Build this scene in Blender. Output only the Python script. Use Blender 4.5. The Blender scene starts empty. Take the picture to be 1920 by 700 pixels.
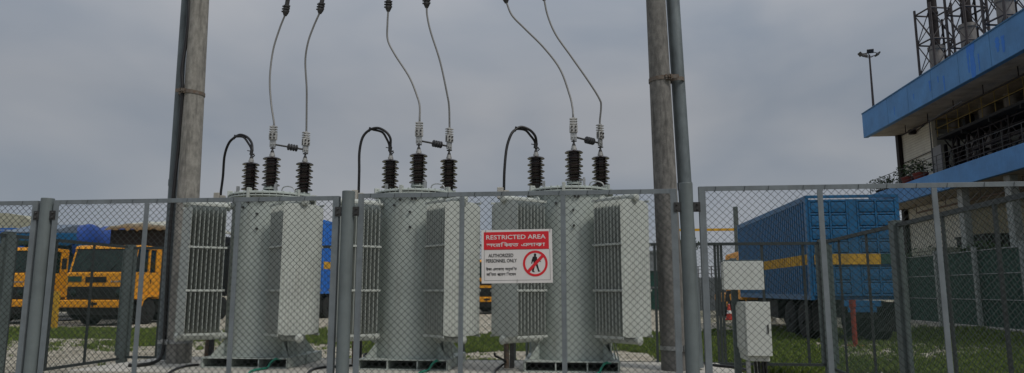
import bpy, math, random
from mathutils import Vector, Matrix, noise
random.seed(7)
C = bpy.context.scene.collection
sc = bpy.context.scene
PI = math.pi
# ------------------------------------------------------------------ camera frame (photo pixels of 1920x700)
YAW = math.radians(6.3); FPX = 1300.0; PITCH = math.atan(195/FPX); EYE = 1.3
cF = Vector((-math.sin(YAW)*math.cos(PITCH), math.cos(YAW)*math.cos(PITCH), math.sin(PITCH)))
cR = Vector((math.cos(YAW), math.sin(YAW), 0)); cU = cR.cross(cF)
def ray(px, py): return cF*FPX + cR*(px-960) + cU*(350-py)
def at(px, py, Y):
    v = ray(px, py); t = Y/v.y; return Vector((v.x*t, Y, EYE+v.z*t))
def atx(px, py, X):
    v = ray(px, py); t = X/v.x; return Vector((X, v.y*t, EYE+v.z*t))
def gz(px, py, z=0.0):
    v = ray(px, py); t = (z-EYE)/v.z; return Vector((v.x*t, v.y*t, z))

# ------------------------------------------------------------------ mesh builder
class MB:
    def __init__(s): s.v = []; s.f = []; s.m = []; s.mi = 0
    def add(s, vs, fs, M=None):
        b = len(s.v)
        for p in vs:
            p = Vector(p); s.v.append(tuple(M @ p) if M is not None else tuple(p))
        for f in fs: s.f.append(tuple(b+i for i in f)); s.m.append(s.mi)
        return s
    def box(s, x0, x1, y0, y1, z0, z1, M=None):
        vs = [(x, y, z) for z in (z0, z1) for y in (y0, y1) for x in (x0, x1)]
        return s.add(vs, [(0,2,3,1),(4,5,7,6),(0,1,5,4),(2,6,7,3),(0,4,6,2),(1,3,7,5)], M)
    def cbox(s, c, d, M=None):
        return s.box(c[0]-d[0]/2, c[0]+d[0]/2, c[1]-d[1]/2, c[1]+d[1]/2, c[2]-d[2]/2, c[2]+d[2]/2, M)
    def bar(s, a, b, w, h=None, up=(0,0,1)):
        a = Vector(a); b = Vector(b); h = h or w; d = b-a; L = d.length; d.normalize()
        u = Vector(up)
        if abs(d.dot(u)) > .98: u = Vector((0,1,0))
        x = d.cross(u).normalized(); y = x.cross(d).normalized()
        M = Matrix((x, d, y)).transposed().to_4x4(); M.translation = a
        return s.box(-w/2, w/2, 0, L, -h/2, h/2, M)
    def tube(s, pts, r, n=8, cap=True, M=None):
        pts = [Vector(p) for p in pts]; N = len(pts)
        rs = r if isinstance(r, (list, tuple)) else [r]*N
        d0 = (pts[1]-pts[0]).normalized(); u = Vector((0,0,1)) if abs(d0.z) < .9 else Vector((1,0,0))
        x = d0.cross(u).normalized(); vs = []; fs = []
        for i, p in enumerate(pts):
            if i == 0: d = d0
            elif i == N-1: d = (pts[-1]-pts[-2]).normalized()
            else: d = ((pts[i+1]-p).normalized()+(p-pts[i-1]).normalized()).normalized()
            x = (x-d*x.dot(d)).normalized(); y = d.cross(x)
            for k in range(n):
                a = 2*PI*k/n; vs.append(p+(x*math.cos(a)+y*math.sin(a))*rs[i])
        for i in range(N-1):
            for k in range(n):
                fs.append((i*n+k, i*n+(k+1)%n, (i+1)*n+(k+1)%n, (i+1)*n+k))
        if cap: fs.append(tuple(range(n))[::-1]); fs.append(tuple((N-1)*n+k for k in range(n)))
        return s.add(vs, fs, M)
    def lathe(s, prof, n=32, c=(0,0,0), M=None):
        vs = []; fs = []; N = len(prof)
        for (r, z) in prof:
            for k in range(n):
                a = 2*PI*k/n; vs.append((c[0]+r*math.cos(a), c[1]+r*math.sin(a), c[2]+z))
        for i in range(N-1):
            for k in range(n):
                fs.append((i*n+k, i*n+(k+1)%n, (i+1)*n+(k+1)%n, (i+1)*n+k))
        fs.append(tuple(range(n))[::-1]); fs.append(tuple((N-1)*n+k for k in range(n)))
        return s.add(vs, fs, M)
    def prism(s, pts, a0, a1, axis='x', M=None):
        # pts: polygon; axis x -> (y,z) points, y -> (x,z), z -> (x,y)
        n = len(pts); vs = []
        for a in (a0, a1):
            for (p, q) in pts:
                vs.append((a,p,q) if axis == 'x' else (p,a,q) if axis == 'y' else (p,q,a))
        fs = [(i, (i+1)%n, n+(i+1)%n, n+i) for i in range(n)]+[tuple(range(n))[::-1], tuple(range(n, 2*n))]
        return s.add(vs, fs, M)
    def build(s, name, mat, parent=None, smooth=None, bevel=0, loc=None):
        me = bpy.data.meshes.new(name); me.from_pydata(s.v, [], s.f)
        for mm in (mat if isinstance(mat, (list, tuple)) else [mat]): me.materials.append(mm)
        if any(s.m):
            me.polygons.foreach_set('material_index', s.m)
        me.validate()
        if smooth is not None:
            me.polygons.foreach_set('use_smooth', [True]*len(me.polygons)); me.set_sharp_from_angle(angle=math.radians(smooth))
        o = bpy.data.objects.new(name, me); C.objects.link(o)
        if parent is not None: o.parent = parent
        if loc is not None: o.location = loc
        if bevel:
            b = o.modifiers.new('bevel', 'BEVEL'); b.width = bevel; b.segments = 2; b.limit_method = 'ANGLE'
        import bmesh
        bm = bmesh.new(); bm.from_mesh(me); bmesh.ops.recalc_face_normals(bm, faces=bm.faces) if len(bm.faces) < 60000 else None
        bm.to_mesh(me); bm.free()
        return o
def tag(o, label=None, cat=None, group=None, kind=None):
    if label: o['label'] = label
    if cat: o['category'] = cat
    if group: o['group'] = group
    if kind: o['kind'] = kind
    return o
def thing(name, label, cat, loc=(0,0,0), rz=0, group=None):
    o = bpy.data.objects.new(name, None); C.objects.link(o); o.location = loc; o.rotation_euler = (0,0,rz)
    o.empty_display_size = .1
    return tag(o, label, cat, group)
def copy_tree(o, parent=None):
    c = o.copy(); C.objects.link(c)
    if parent is not None: c.parent = parent
    for ch in list(o.children): copy_tree(ch, c)
    return c
def catmull(P, n=8):
    P = [Vector(p) for p in P]; Q = [P[0]*2-P[1]]+P+[P[-1]*2-P[-2]]; out = []
    for i in range(1, len(Q)-2):
        a, b, c, d = Q[i-1], Q[i], Q[i+1], Q[i+2]
        for k in range(n):
            t = k/n; out.append(.5*((2*b)+(c-a)*t+(2*a-5*b+4*c-d)*t*t+(3*b-a-3*c+d)*t**3))
    out.append(P[-1]); return out

# ------------------------------------------------------------------ materials
def mat(name, col, rough=.6, metal=0, var=.15, scale=6, col2=None, mix=.5, stretch=None, bump=.15, bscale=None, spec=.4, streak=None, streak_amt=.5):
    m = bpy.data.materials.new(name); m.use_nodes = True; N = m.node_tree.nodes; L = m.node_tree.links
    b = N['Principled BSDF']; b.inputs['Roughness'].default_value = rough; b.inputs['Metallic'].default_value = metal
    b.inputs['Specular IOR Level'].default_value = spec
    tc = N.new('ShaderNodeTexCoord'); mp = N.new('ShaderNodeMapping'); L.new(tc.outputs['Object'], mp.inputs[0])
    if stretch: mp.inputs['Scale'].default_value = stretch
    n1 = N.new('ShaderNodeTexNoise'); n1.inputs['Scale'].default_value = scale; n1.inputs['Detail'].default_value = 7; n1.inputs['Roughness'].default_value = .65
    L.new(mp.outputs[0], n1.inputs['Vector'])
    rp = N.new('ShaderNodeValToRGB'); c2 = col2 or tuple(min(1, c*(1+var*1.2)) for c in col); c1 = tuple(c*(1-var) for c in col) if not col2 else col
    rp.color_ramp.elements[0].position = max(0.0, .5-.28*mix*1.2); rp.color_ramp.elements[1].position = min(1.0, .5+.28*mix*1.2)
    rp.color_ramp.elements[0].color = (*c1, 1); rp.color_ramp.elements[1].color = (*c2, 1)
    L.new(n1.outputs['Fac'], rp.inputs[0]); out = rp.outputs[0]
    if streak:
        m2 = N.new('ShaderNodeMapping'); m2.inputs['Scale'].default_value = (9, 9, .7); L.new(tc.outputs['Object'], m2.inputs[0])
        n2 = N.new('ShaderNodeTexNoise'); n2.inputs['Scale'].default_value = 2.2; n2.inputs['Detail'].default_value = 8; n2.inputs['Roughness'].default_value=.7
        L.new(m2.outputs[0], n2.inputs['Vector'])
        r2 = N.new('ShaderNodeValToRGB'); r2.color_ramp.elements[0].position = .5; r2.color_ramp.elements[1].position = .72
        L.new(n2.outputs['Fac'], r2.inputs[0])
        mu = N.new('ShaderNodeMath'); mu.operation = 'MULTIPLY'; mu.inputs[1].default_value = streak_amt; L.new(r2.outputs[0], mu.inputs[0])
        mx = N.new('ShaderNodeMix'); mx.data_type = 'RGBA'; L.new(mu.outputs[0], mx.inputs[0]); L.new(out, mx.inputs[6]); mx.inputs[7].default_value = (*streak, 1)
        out = mx.outputs[2]
    L.new(out, b.inputs['Base Color'])
    rr = N.new('ShaderNodeMapRange'); rr.inputs[3].default_value = max(0, rough-.1); rr.inputs[4].default_value = min(1, rough+.12); L.new(n1.outputs['Fac'], rr.inputs[0]); L.new(rr.outputs[0], b.inputs['Roughness'])
    if bump:
        n3 = N.new('ShaderNodeTexNoise'); n3.inputs['Scale'].default_value = bscale or scale*5; n3.inputs['Detail'].default_value = 5
        L.new(mp.outputs[0], n3.inputs['Vector'])
        bp = N.new('ShaderNodeBump'); bp.inputs['Strength'].default_value = bump; bp.inputs['Distance'].default_value = .01
        L.new(n3.outputs['Fac'], bp.inputs['Height']); L.new(bp.outputs[0], b.inputs['Normal'])
    return m
M = {}
M['frame'] = mat('frame_paint', (.158,.182,.198), .55, 0, .12, 9, streak=(.09,.09,.085), streak_amt=.35)
M['post'] = mat('post_paint', (.135,.16,.165), .5, 0, .12, 5, streak=(.08,.085,.08), streak_amt=.4)
M['rearpost'] = mat('rear_post_paint', (.095,.12,.118), .55, 0, .15, 6, streak=(.045,.05,.045))
M['rearrail'] = mat('rear_rail_paint', (.035,.045,.045), .6, 0, .2, 6)
M['wire'] = mat('coated_wire', (.020,.025,.025), .55, 0, .3, 20, bump=0)
M['wire2'] = mat('coated_wire_rear', (.020,.048,.038), .55, 0, .3, 20, bump=0)
M['steel'] = mat('galvanised_steel', (.36,.37,.37), .45, .6, .2, 14)
M['darksteel'] = mat('dark_steel', (.05,.05,.05), .5, .3, .3, 14)
M['rust'] = mat('rusty_steel', (.16,.09,.05), .8, .1, .4, 30, col2=(.2,.18,.16))
M['tank'] = mat('tank_paint', (.41,.455,.425), .42, 0, .08, 3, streak=(.21,.21,.18), streak_amt=.45, bump=.05)
M['fin'] = mat('radiator_paint', (.44,.47,.44), .45, 0, .07, 4, streak=(.27,.26,.22), streak_amt=.35, bump=.04)
M['porcelain'] = mat('brown_porcelain', (.016,.010,.009), .16, 0, .3, 12, bump=0, spec=.6)
M['rubber'] = mat('black_rubber', (.012,.012,.013), .45, 0, .3, 25, bump=.1)
M['silicone'] = mat('grey_silicone', (.045,.046,.05), .5, 0, .2, 25)
M['alu'] = mat('aluminium', (.42,.42,.41), .5, .35, .25, 40, streak=(.2,.19,.17), streak_amt=.4)
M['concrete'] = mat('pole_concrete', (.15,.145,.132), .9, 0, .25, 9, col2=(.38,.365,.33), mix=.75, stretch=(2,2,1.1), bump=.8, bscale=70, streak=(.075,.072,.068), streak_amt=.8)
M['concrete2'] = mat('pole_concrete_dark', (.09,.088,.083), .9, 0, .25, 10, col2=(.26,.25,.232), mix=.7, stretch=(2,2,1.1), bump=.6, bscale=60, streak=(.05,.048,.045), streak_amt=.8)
M['galvpipe'] = mat('weathered_pipe', (.14,.165,.175), .55, .2, .2, 8, stretch=(1,1,.5), streak=(.08,.09,.09), streak_amt=.5)
M['pad'] = mat('pad_concrete', (.40,.385,.34), .9, 0, .2, 3, col2=(.5,.48,.43), mix=.8, bump=.5, bscale=90)
M['box'] = mat('cabinet_paint', (.56,.585,.55), .45, 0, .05, 3, streak=(.4,.4,.36), streak_amt=.3)
M['hose'] = mat('green_sheath', (.02,.22,.15), .5, 0, .2, 20)
M['yellow'] = mat('truck_yellow', (.80,.335,.010), .4, 0, .1, 3, streak=(.45,.24,.04), streak_amt=.4)
M['glass'] = mat('cab_glass', (.010,.022,.018), .1, 0, .5, 3, bump=.6, bscale=2.5, spec=.45)
M['black'] = mat('black_plastic', (.009,.010,.010), .6, 0, .3, 8)
M['tyre'] = mat('tyre_rubber', (.016,.016,.016), .85, 0, .3, 12, bump=.4)
M['under'] = mat('chassis_black', (.02,.02,.02), .8, 0, .4, 6)
M['blue'] = mat('blue_paint', (.008,.108,.25), .42, 0, .2, 2, streak=(.03,.07,.13), streak_amt=.6)
M['bluebright'] = mat('bright_blue_paint', (.012,.15,.56), .42, 0, .12, 2, streak=(.02,.08,.25), streak_amt=.4)
M['stripe'] = mat('stripe_yellow', (.60,.34,.02), .5, 0, .25, 4, streak=(.22,.15,.05), streak_amt=.7)
M['tarp'] = mat('blue_tarp', (.008,.050,.24), .45, 0, .2, 3, bump=.8, bscale=4)
M['tarptop'] = mat('faded_tarp', (.13,.17,.22), .6, 0, .15, 2, bump=.5, bscale=4)
M['canvas'] = mat('pale_canvas', (.40,.40,.34), .9, 0, .25, 3, bump=.8, bscale=7)
M['bfascia'] = mat('fascia_blue', (.085,.235,.48), .65, 0, .16, .8, streak=(.035,.13,.34), streak_amt=.5, bump=.1)
M['drip'] = mat('drip_blue', (.015,.17,.60), .5, 0, .1, 2)
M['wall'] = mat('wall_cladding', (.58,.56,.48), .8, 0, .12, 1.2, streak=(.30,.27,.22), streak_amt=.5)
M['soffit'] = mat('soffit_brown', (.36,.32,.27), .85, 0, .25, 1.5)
M['duct'] = mat('duct_cladding', (.22,.205,.19), .5, .4, .25, 2, streak=(.12,.09,.07), streak_amt=.6)
M['chimney'] = mat('stack_dark', (.016,.011,.011), .7, .2, .3, 4)
M['lattice'] = mat('lattice_steel', (.065,.056,.055), .6, .3, .3, 3)
M['railyellow'] = mat('rail_yellow', (.24,.17,.04), .6, 0, .2, 5)
M['handrail'] = mat('hand_rail', (.06,.06,.06), .6, .2, .3, 5)
M['greenmesh'] = mat('green_shade_mesh', (.018,.058,.044), .8, 0, .3, 3, bump=.4, bscale=30)
M['whitepost'] = mat('chipped_white_post', (.22,.24,.23), .8, 0, .3, 7, col2=(.42,.44,.42), mix=.5)
M['green'] = mat('dark_green_paint', (.012,.06,.045), .5, 0, .25, 3)
M['grey'] = mat('grey_sheet', (.22,.24,.25), .6, 0, .15, 2, streak=(.12,.12,.11))
M['beige'] = mat('shed_beige', (.36,.36,.28), .8, 0, .15, 1, streak=(.2,.19,.14))
M['red'] = mat('red_paint', (.42,.035,.02), .5, 0, .2, 6)
M['redrust'] = mat('red_oxide', (.26,.035,.018), .7, 0, .35, 10)
M['terracotta'] = mat('terracotta_red', (.15,.03,.022), .7, 0, .25, 6)
M['white'] = mat('white_plastic', (.62,.63,.62), .5, 0, .1, 5)
M['signwhite'] = mat('sign_white', (.66,.64,.63), .4, 0, .04, 5, bump=0, streak=(.5,.48,.44), streak_amt=.2)
M['signred'] = mat('sign_red', (.62,.018,.028), .4, 0, .06, 5, bump=0)
M['signblack'] = mat('sign_black', (.012,.012,.012), .5, 0, .1, 5, bump=0)
M['bark'] = mat('bark', (.07,.05,.035), .9, 0, .3, 9, bump=.6)
M['band'] = mat('band_steel', (.17,.16,.145), .7, .2, .35, 25, col2=(.13,.085,.055), mix=.6)
M['cond'] = mat('bare_conductor', (.20,.20,.195), .5, .3, .1, 3, bump=0)
M['greydoor'] = mat('grey_door', (.2,.2,.2), .6, 0, .1, 3)
M['stone'] = mat('rubble', (.33,.31,.25), .9, 0, .3, 5, col2=(.5,.48,.42), mix=.8)
def leafmat(name, a, b):
    m = bpy.data.materials.new(name); m.use_nodes = True; N = m.node_tree.nodes; L = m.node_tree.links; p = N['Principled BSDF']
    g = N.new('ShaderNodeNewGeometry'); r = N.new('ShaderNodeValToRGB'); r.color_ramp.elements[0].color = (*a, 1); r.color_ramp.elements[1].color = (*b, 1)
    L.new(g.outputs['Random Per Island'], r.inputs[0]); L.new(r.outputs[0], p.inputs['Base Color']); p.inputs['Roughness'].default_value = .65
    p.inputs['Specular IOR Level'].default_value = .25; return m
M['grass'] = leafmat('grass_blades', (.055,.105,.016), (.21,.26,.055))
M['leaf'] = leafmat('shrub_leaf', (.012,.032,.010), (.04,.075,.018))
# ------------------------------------------------------------------ ground
def nz(x, y, s, o=0): return noise.noise(Vector((x*s+o, y*s-o, o*.37)))
def grassy(x, y):
    if y < 11.0: 
        if x > 3.6: return .5+nz(x, y, .8, 3)
        return .05+nz(x, y, .6, 9)*.3
    w = nz(x, y, .35, 5)*2.2+nz(x, y, 1.3, 8)*.7
    yy = y+w
    if x < -5.2:   g = 1 if 17.2 < yy < 22.5 else (.32 if 14 < yy < 17.2 else .05)
    elif x < 1.2:  g = 1 if 15.4 < yy < 21.5 else (.3 if yy < 13 else .08)
    elif x < 4.8:  g = 1 if 11.2 < yy < 23 else .1
    else:          g = .95 if (yy < 14.3 or 19.5 < yy < 25.5) else .5
    return g
def axis_pts(lo, hi, far0, far1, st):
    a = [lo+i*st for i in range(int((hi-lo)/st)+1)]
    L = [lo]; s = st
    while L[-1] > far0: s *= 1.35; L.append(L[-1]-s)
    R_ = [a[-1]]; s = st
    while R_[-1] < far1: s *= 1.35; R_.append(R_[-1]+s)
    return L[:0:-1]+a+R_[1:]
xs = axis_pts(-30, 18, -900, 900, .24); ys = axis_pts(2, 44, -300, 1500, .24)
gv = []; gc = []
for y in ys:
    for x in xs:
        near = -31 < x < 19 and 1 < y < 46
        z = (nz(x, y, .25, 2)*.05+nz(x, y, 1.7, 4)*.022) if near else 0
        if -9 < x < 4 and y < 11.5: z *= .4
        gv.append((x, y, z)); gc.append(grassy(x, y) if near else .45)
W_ = len(xs); gf = [(j*W_+i, j*W_+i+1, (j+1)*W_+i+1, (j+1)*W_+i) for j in range(len(ys)-1) for i in range(W_-1)]
me = bpy.data.meshes.new('ground'); me.from_pydata(gv, [], gf)
ca = me.color_attributes.new('soil', 'FLOAT_COLOR', 'POINT')
ca.data.foreach_set('color', [c for g in gc for c in (g, g, g, 1)])
me.polygons.foreach_set('use_smooth', [True]*len(me.polygons))
gm = bpy.data.materials.new('sandy_ground'); gm.use_nodes = True; N = gm.node_tree.nodes; L = gm.node_tree.links; P = N['Principled BSDF']
P.inputs['Roughness'].default_value = .95; P.inputs['Specular IOR Level'].default_value = .15
tc = N.new('ShaderNodeTexCoord')
def tex(scale, det=8, ro=.65):
    t = N.new('ShaderNodeTexNoise'); t.inputs['Scale'].default_value = scale; t.inputs['Detail'].default_value = det; t.inputs['Roughness'].default_value = ro
    L.new(tc.outputs['Object'], t.inputs['Vector']); return t.outputs['Fac']
def ramp(f, stops):
    r = N.new('ShaderNodeValToRGB'); e = r.color_ramp.elements; e[0].position = stops[0][0]; e[0].color = (*stops[0][1], 1); e[1].position = stops[-1][0]; e[1].color = (*stops[-1][1], 1)
    for p_, c_ in stops[1:-1]: q = e.new(p_); q.color = (*c_, 1)
    L.new(f, r.inputs[0]); return r.outputs[0]
def mixc(f, a, b, t='MIX'):
    m = N.new('ShaderNodeMix'); m.data_type = 'RGBA'; m.blend_type = t
    if isinstance(f, float): m.inputs[0].default_value = f
    else: L.new(f, m.inputs[0])
    L.new(a, m.inputs[6]); L.new(b, m.inputs[7]); return m.outputs[2]
sand = ramp(tex(1.6), [(.3,(.27,.24,.175)), (.5,(.48,.435,.345)), (.68,(.62,.575,.48))])
peb = ramp(tex(22, 6, .8), [(.38,(.35,.35,.35)), (.5,(.85,.85,.85)), (.66,(1,1,1))])
sand = mixc(.75, sand, peb, 'MULTIPLY')
soil = ramp(tex(3.2), [(.3,(.022,.030,.010)), (.55,(.045,.06,.018)), (.75,(.11,.10,.055))])
at_ = N.new('ShaderNodeAttribute'); at_.attribute_name = 'soil'
ad = N.new('ShaderNodeMath'); ad.operation = 'ADD'; L.new(at_.outputs['Fac'], ad.inputs[0])
sb = N.new('ShaderNodeMath'); sb.operation = 'MULTIPLY_ADD'; L.new(tex(4.5), sb.inputs[0]); sb.inputs[1].default_value = 1.6; sb.inputs[2].default_value = -.8; L.new(sb.outputs[0], ad.inputs[1])
mk = ramp(ad.outputs[0], [(.42,(0,0,0)), (.62,(1,1,1))])
L.new(mixc(mk, sand, soil), P.inputs['Base Color'])
bp = N.new('ShaderNodeBump'); bp.inputs['Strength'].default_value = .9; bp.inputs['Distance'].default_value = .03; L.new(tex(14, 8, .75), bp.inputs['Height']); L.new(bp.outputs[0], P.inputs['Normal'])
me.materials.append(gm)
o = bpy.data.objects.new('ground', me); C.objects.link(o); o['kind'] = 'structure'

# grass blades (countless) and loose rubble
gb = MB(); rb = MB()
def in_view(x, y): return -.98 < (x/y) < .72
n = 0
while n < 60000:
    y = 11.3+(random.random()**1.5)*15; x = random.uniform(-.92, .68)*y
    if -8 < x < 3.7 and y < 11.6: continue
    g = grassy(x, y)+nz(x, y, 4.5, 1)*.75
    n += 1
    if g < .55: continue
    h = random.uniform(.03, .085)*(1+max(0, nz(x, y, .9, 6))*1.3); k = random.randint(4, 6)
    for _ in range(k):
        a = random.uniform(0, 2*PI); w = random.uniform(.004, .0075)*(y/12); bx = x+random.uniform(-.05,.05); by = y+random.uniform(-.05,.05)
        lx, ly = math.cos(a)*h*.5, math.sin(a)*h*.5; px_, py_ = -math.sin(a)*w, math.cos(a)*w
        b = len(gb.v); gb.v += [(bx-px_, by-py_, -.03), (bx+px_, by+py_, -.03), (bx+lx*.4+px_*.6, by+ly*.4+py_*.6, h*.7), (bx+lx, by+ly, h)]
        gb.f += [(b, b+1, b+2), (b, b+2, b+3)]; gb.m += [0, 0]
tag(gb.build('grass', M['grass']), 'short green grass growing in strips over the sandy ground behind the fence', 'grass', kind='stuff')
def stone(mb, x, y, z, s):
    vs = []; a0 = random.uniform(0, 6)
    for k in range(6):
        a = a0+k*PI/3; r = s*random.uniform(.6, 1.1); vs.append((x+r*math.cos(a), y+r*math.sin(a), z-.01))
    for k in range(5):
        a = a0+.4+k*2*PI/5; r = s*random.uniform(.35, .7); vs.append((x+r*math.cos(a), y+r*math.sin(a), z+s*random.uniform(.3, .75)))
    fs = [(6,7,8,9,10)]
    for k in range(5): fs.append((k, k+1, 6+(k+1)%5, 6+k))
    fs += [(5, 0, 6)]
    mb.add(vs, fs)
for _ in range(7000):
    y = 8.4+random.random()**1.3*20; x = random.uniform(-.92, .68)*y
    if -5.7 < x < 1.8 and y < 8.9: continue
    if grassy(x, y) > .8 and random.random() < .82: continue
    stone(rb, x, y, nz(x, y, .25, 2)*.05, random.choice((.012,.018,.025,.025,.04))*random.uniform(.7,1.5))
tag(rb.build('rubble', M['stone']), 'loose pale stones and gravel scattered over the sandy ground', 'rubble', kind='stuff')

# ------------------------------------------------------------------ concrete pad
PZ = .45
pm = MB(); pm.prism([(-5.62,7.12), (1.65,7.12), (1.5,8.68), (-5.5,8.72)], -.05, PZ, 'z')
pd = pm.build('equipment_plinth', M['pad'], bevel=.012); tag(pd, 'long raised concrete plinth carrying the three transformers and both poles', 'plinth')

# ------------------------------------------------------------------ chain link
def chainlink(mb, p0, p1, z0, z1, cw=.054, ch=.052, r=.0023, n=4, seed=0):
    p0 = Vector((p0[0], p0[1], 0)); p1 = Vector((p1[0], p1[1], 0)); d = p1-p0; W = d.length; d.normalize(); nn = Vector((-d.y, d.x, 0))
    hw = cw/2; K = int(W/hw); hw = W/K; R_ = int((z1-z0)/(ch/2)); hh = (z1-z0)/R_
    ca = [(math.cos(2*PI*k/n+.5)*r, math.sin(2*PI*k/n+.5)*r) for k in range(n)]
    v = mb.v; f = mb.f; m = mb.m
    for k in range(K):
        b0 = len(v)
        for i in range(R_+1):
            side = (i+k) % 2
            u = (k+side)*hw; z = z0+i*hh
            q = noise.noise(Vector((u*1.7, z*1.7, seed)))
            u2 = u+q*.009; z2 = z+noise.noise(Vector((u*2.3, z*2.3, seed+9)))*.010; off = (r*1.1 if side else -r*1.1)+q*.012
            cx, cy = p0.x+d.x*u2+nn.x*off, p0.y+d.y*u2+nn.y*off
            for (a, b) in ca: v.append((cx+d.x*a+nn.x*b, cy+d.y*a+nn.y*b, z2))
        for i in range(R_):
            for j in range(n):
                f.append((b0+i*n+j, b0+i*n+(j+1)%n, b0+(i+1)*n+(j+1)%n, b0+(i+1)*n+j)); m.append(0)
    return mb

FY = 5.3
def bolt(mb, x, y, z, r=.008, ax='y', h=.012):
    mb.lathe([(r,0),(r,h*.6),(r*.6,h)], 6, M=Matrix.Translation((x,y,z)) @ (Matrix.Rotation(PI/2,4,'X') if ax == 'y' else Matrix.Rotation(PI/2,4,'Y')))
FF = thing('front_fence', 'grey framed chain link fence across the foreground, on round posts', 'fence', (0, FY, 0))
def front_panel(xa, xb, za, bars, label):
    za0 = za; f = MB(); w = .048; zb = .14; t = .006; dp = .042
    # angle-iron frame: face plates towards the viewer, return legs behind the outer edge
    f.box(xa, xb, FY-t, FY, za-.036, za); f.box(xa, xb, FY+.001, FY+dp, za-t, za-.0005)
    f.box(xa, xb, FY-t, FY, zb, zb+.036); f.box(xa, xb, FY+.001, FY+dp, zb+.0005, zb+t)
    f.box(xa, xa+w, FY-t-.003, FY-.001-.001, zb+.001, za-.001); f.box(xa+.0005, xa+t, FY+.001, FY+dp-.002, zb+t+.001, za-t-.001)
    f.box(xb-w, xb, FY-t-.003, FY-.002, zb+.001, za-.001); f.box(xb-t, xb-.0005, FY+.001, FY+dp-.002, zb+t+.001, za-t-.001)
    T = f.build('fence_panel', M['frame'], FF, bevel=.0015); T.location = (0, -FY, 0); T['label'] = label
    for x in bars:
        b = MB(); b.box(x-.019, x+.019, FY-.0055, FY+.004, zb+.037, za-.037); b.build('upright_bar', M['frame'], T, bevel=.001)
    c = MB(); chainlink(c, (xa+.012, FY+.014), (xb-.012, FY+.014), zb+.005, za-.008, seed=xa)
    for k in range(int((xb-xa)/.21)):
        x = xa+.1+k*.21+random.uniform(-.03,.03)
        for zz in (za-.018, zb+.018): c.tube([(x-.004, FY-.0085, zz-.024), (x+.004, FY-.0085, zz+.014), (x+.008, FY+.046, zz+.010), (x, FY+.046, zz-.02), (x-.004, FY-.0085, zz-.024)], .0016, 4)
    c.build('chain_link_mesh', M['wire'], T)
    return T
fx = lambda px, py=450: at(px, py, FY).x
# side post positions: x taken at the rail height
p1 = at(87, 385, FY).x; p2 = at(652, 385, FY).x; p3 = at(1287, 370, FY).x; p4 = at(1960, 360, FY).x; p0_ = -7.86
gap = .072
front_panel(p0_+gap, p1-gap, 2.045, [p0_+.85, p0_+1.65, p0_+2.45], 'panel cut by the left edge of the photo')
front_panel(p1+gap, p2-gap, 2.047, [at(273,420,FY).x, at(445,420,FY).x], 'panel in front of the yellow truck and left transformer')
pB = front_panel(p2+gap+.015, p3-gap, 2.062, [at(866,420,FY).x, at(1056,420,FY).x], 'panel carrying the restricted area sign')
front_panel(p3+gap+.02, p4-gap, 2.076, [at(1541,420,FY).x, at(1757,420,FY).x], 'panel in front of the blue truck and electrical boxes')
def front_post(x, zt, label, lean=0.0):
    m = MB(); m.tube([(0,0,-.3),(0,0,zt-.004)], .0505, 28); m.lathe([(.0505,zt-.004),(.049,zt),(.03,zt+.002)], 28); T = m.build('fence_post', M['post'], FF, smooth=40); T.location = (x, .01, 0); T['label'] = label
    for s in (-1, 1):
        for zz in (1.92, .45):
            b = MB(); b.box(min(s*.047,s*.098), max(s*.047,s*.098), -.024, -.018, zz-.037, zz+.037)
            for q in (-.019, .019): bolt(b, s*.076, -.024, zz+q, .0085)
            b.build('hinge_bracket', M['darksteel'], T)
    return T
front_post(p1, 2.065, 'grey round fence post in front of the trucks, nearest the left edge')
front_post(p2, 2.085, 'grey round fence post between the left and the middle transformer')
front_post(p3, 2.105, 'grey round fence post standing in front of the right concrete pole')
front_post(p0_, 2.07, 'grey round corner post at the far left end of the front fence, out of the photo')
front_post(p4, 2.1, 'grey round corner post at the far right end of the front fence, out of the photo')

# rear and side fence: square posts and framed panels
def line_fence(name, label, cat, A, B, ztop, zbot, posts, bars, group, pw=.125):
    """A,B ends in plan; posts / bars given as distances along A->B"""
    A = Vector((*A, 0)); B = Vector((*B, 0)); L_ = (B-A).length; d = (B-A).normalized(); rz = math.atan2(d.y, d.x)
    T = thing(name, label, cat, A, rz, group)
    f = MB(); f.box(0, L_, -.02, .02, ztop-.045, ztop); f.box(0, L_, -.02, .02, zbot, zbot+.04); f.build('rail', M['rearrail'], T)
    for p in posts:
        m = MB(); m.box(p-pw/2, p+pw/2, -.05, .05, -.2, ztop+.025); m.box(p-pw/2-.004, p+pw/2+.004, -.054, .054, ztop+.0255, ztop+.033)
        m.box(p+pw/2+.012, p+pw/2+.055, -.018, .018, zbot+.041, ztop-.046); m.box(p-pw/2-.055, p-pw/2-.012, -.018, .018, zbot+.041, ztop-.046)
        m.build('post', M['rearpost'], T, bevel=.004)
    for p in bars:
        m = MB(); m.box(p-.019, p+.019, -.006, .016, zbot+.041, ztop-.046); m.build('upright_bar', M['rearrail'], T)
    c = MB(); chainlink(c, (.01, 0), (L_-.01, 0), zbot+.02, ztop-.02, .060, .056, .0021, 3, seed=L_); c.build('chain_link_mesh', M['wire2'], T)
    return T
RX0, RX1, RY = -7.86, 3.60, 11.2
rp = lambda px: at(px, 560, RY).x-RX0
line_fence('rear_fence', 'dark green-grey chain link fence running behind the transformers', 'fence', (RX0, RY), (RX1, RY), 2.045, .17,
    [.0, rp(555), rp(1000), RX1-RX0], [rp(300), rp(400), rp(640), rp(760), rp(870), rp(965), rp(1120), rp(1230), rp(1344), rp(1350), rp(1356), rp(1433), rp(1511)], None, .14)
LP = [atx(16, 560, RX0).y, 5.5]
ly = lambda px: RY-atx(px, 560, RX0).y
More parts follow.
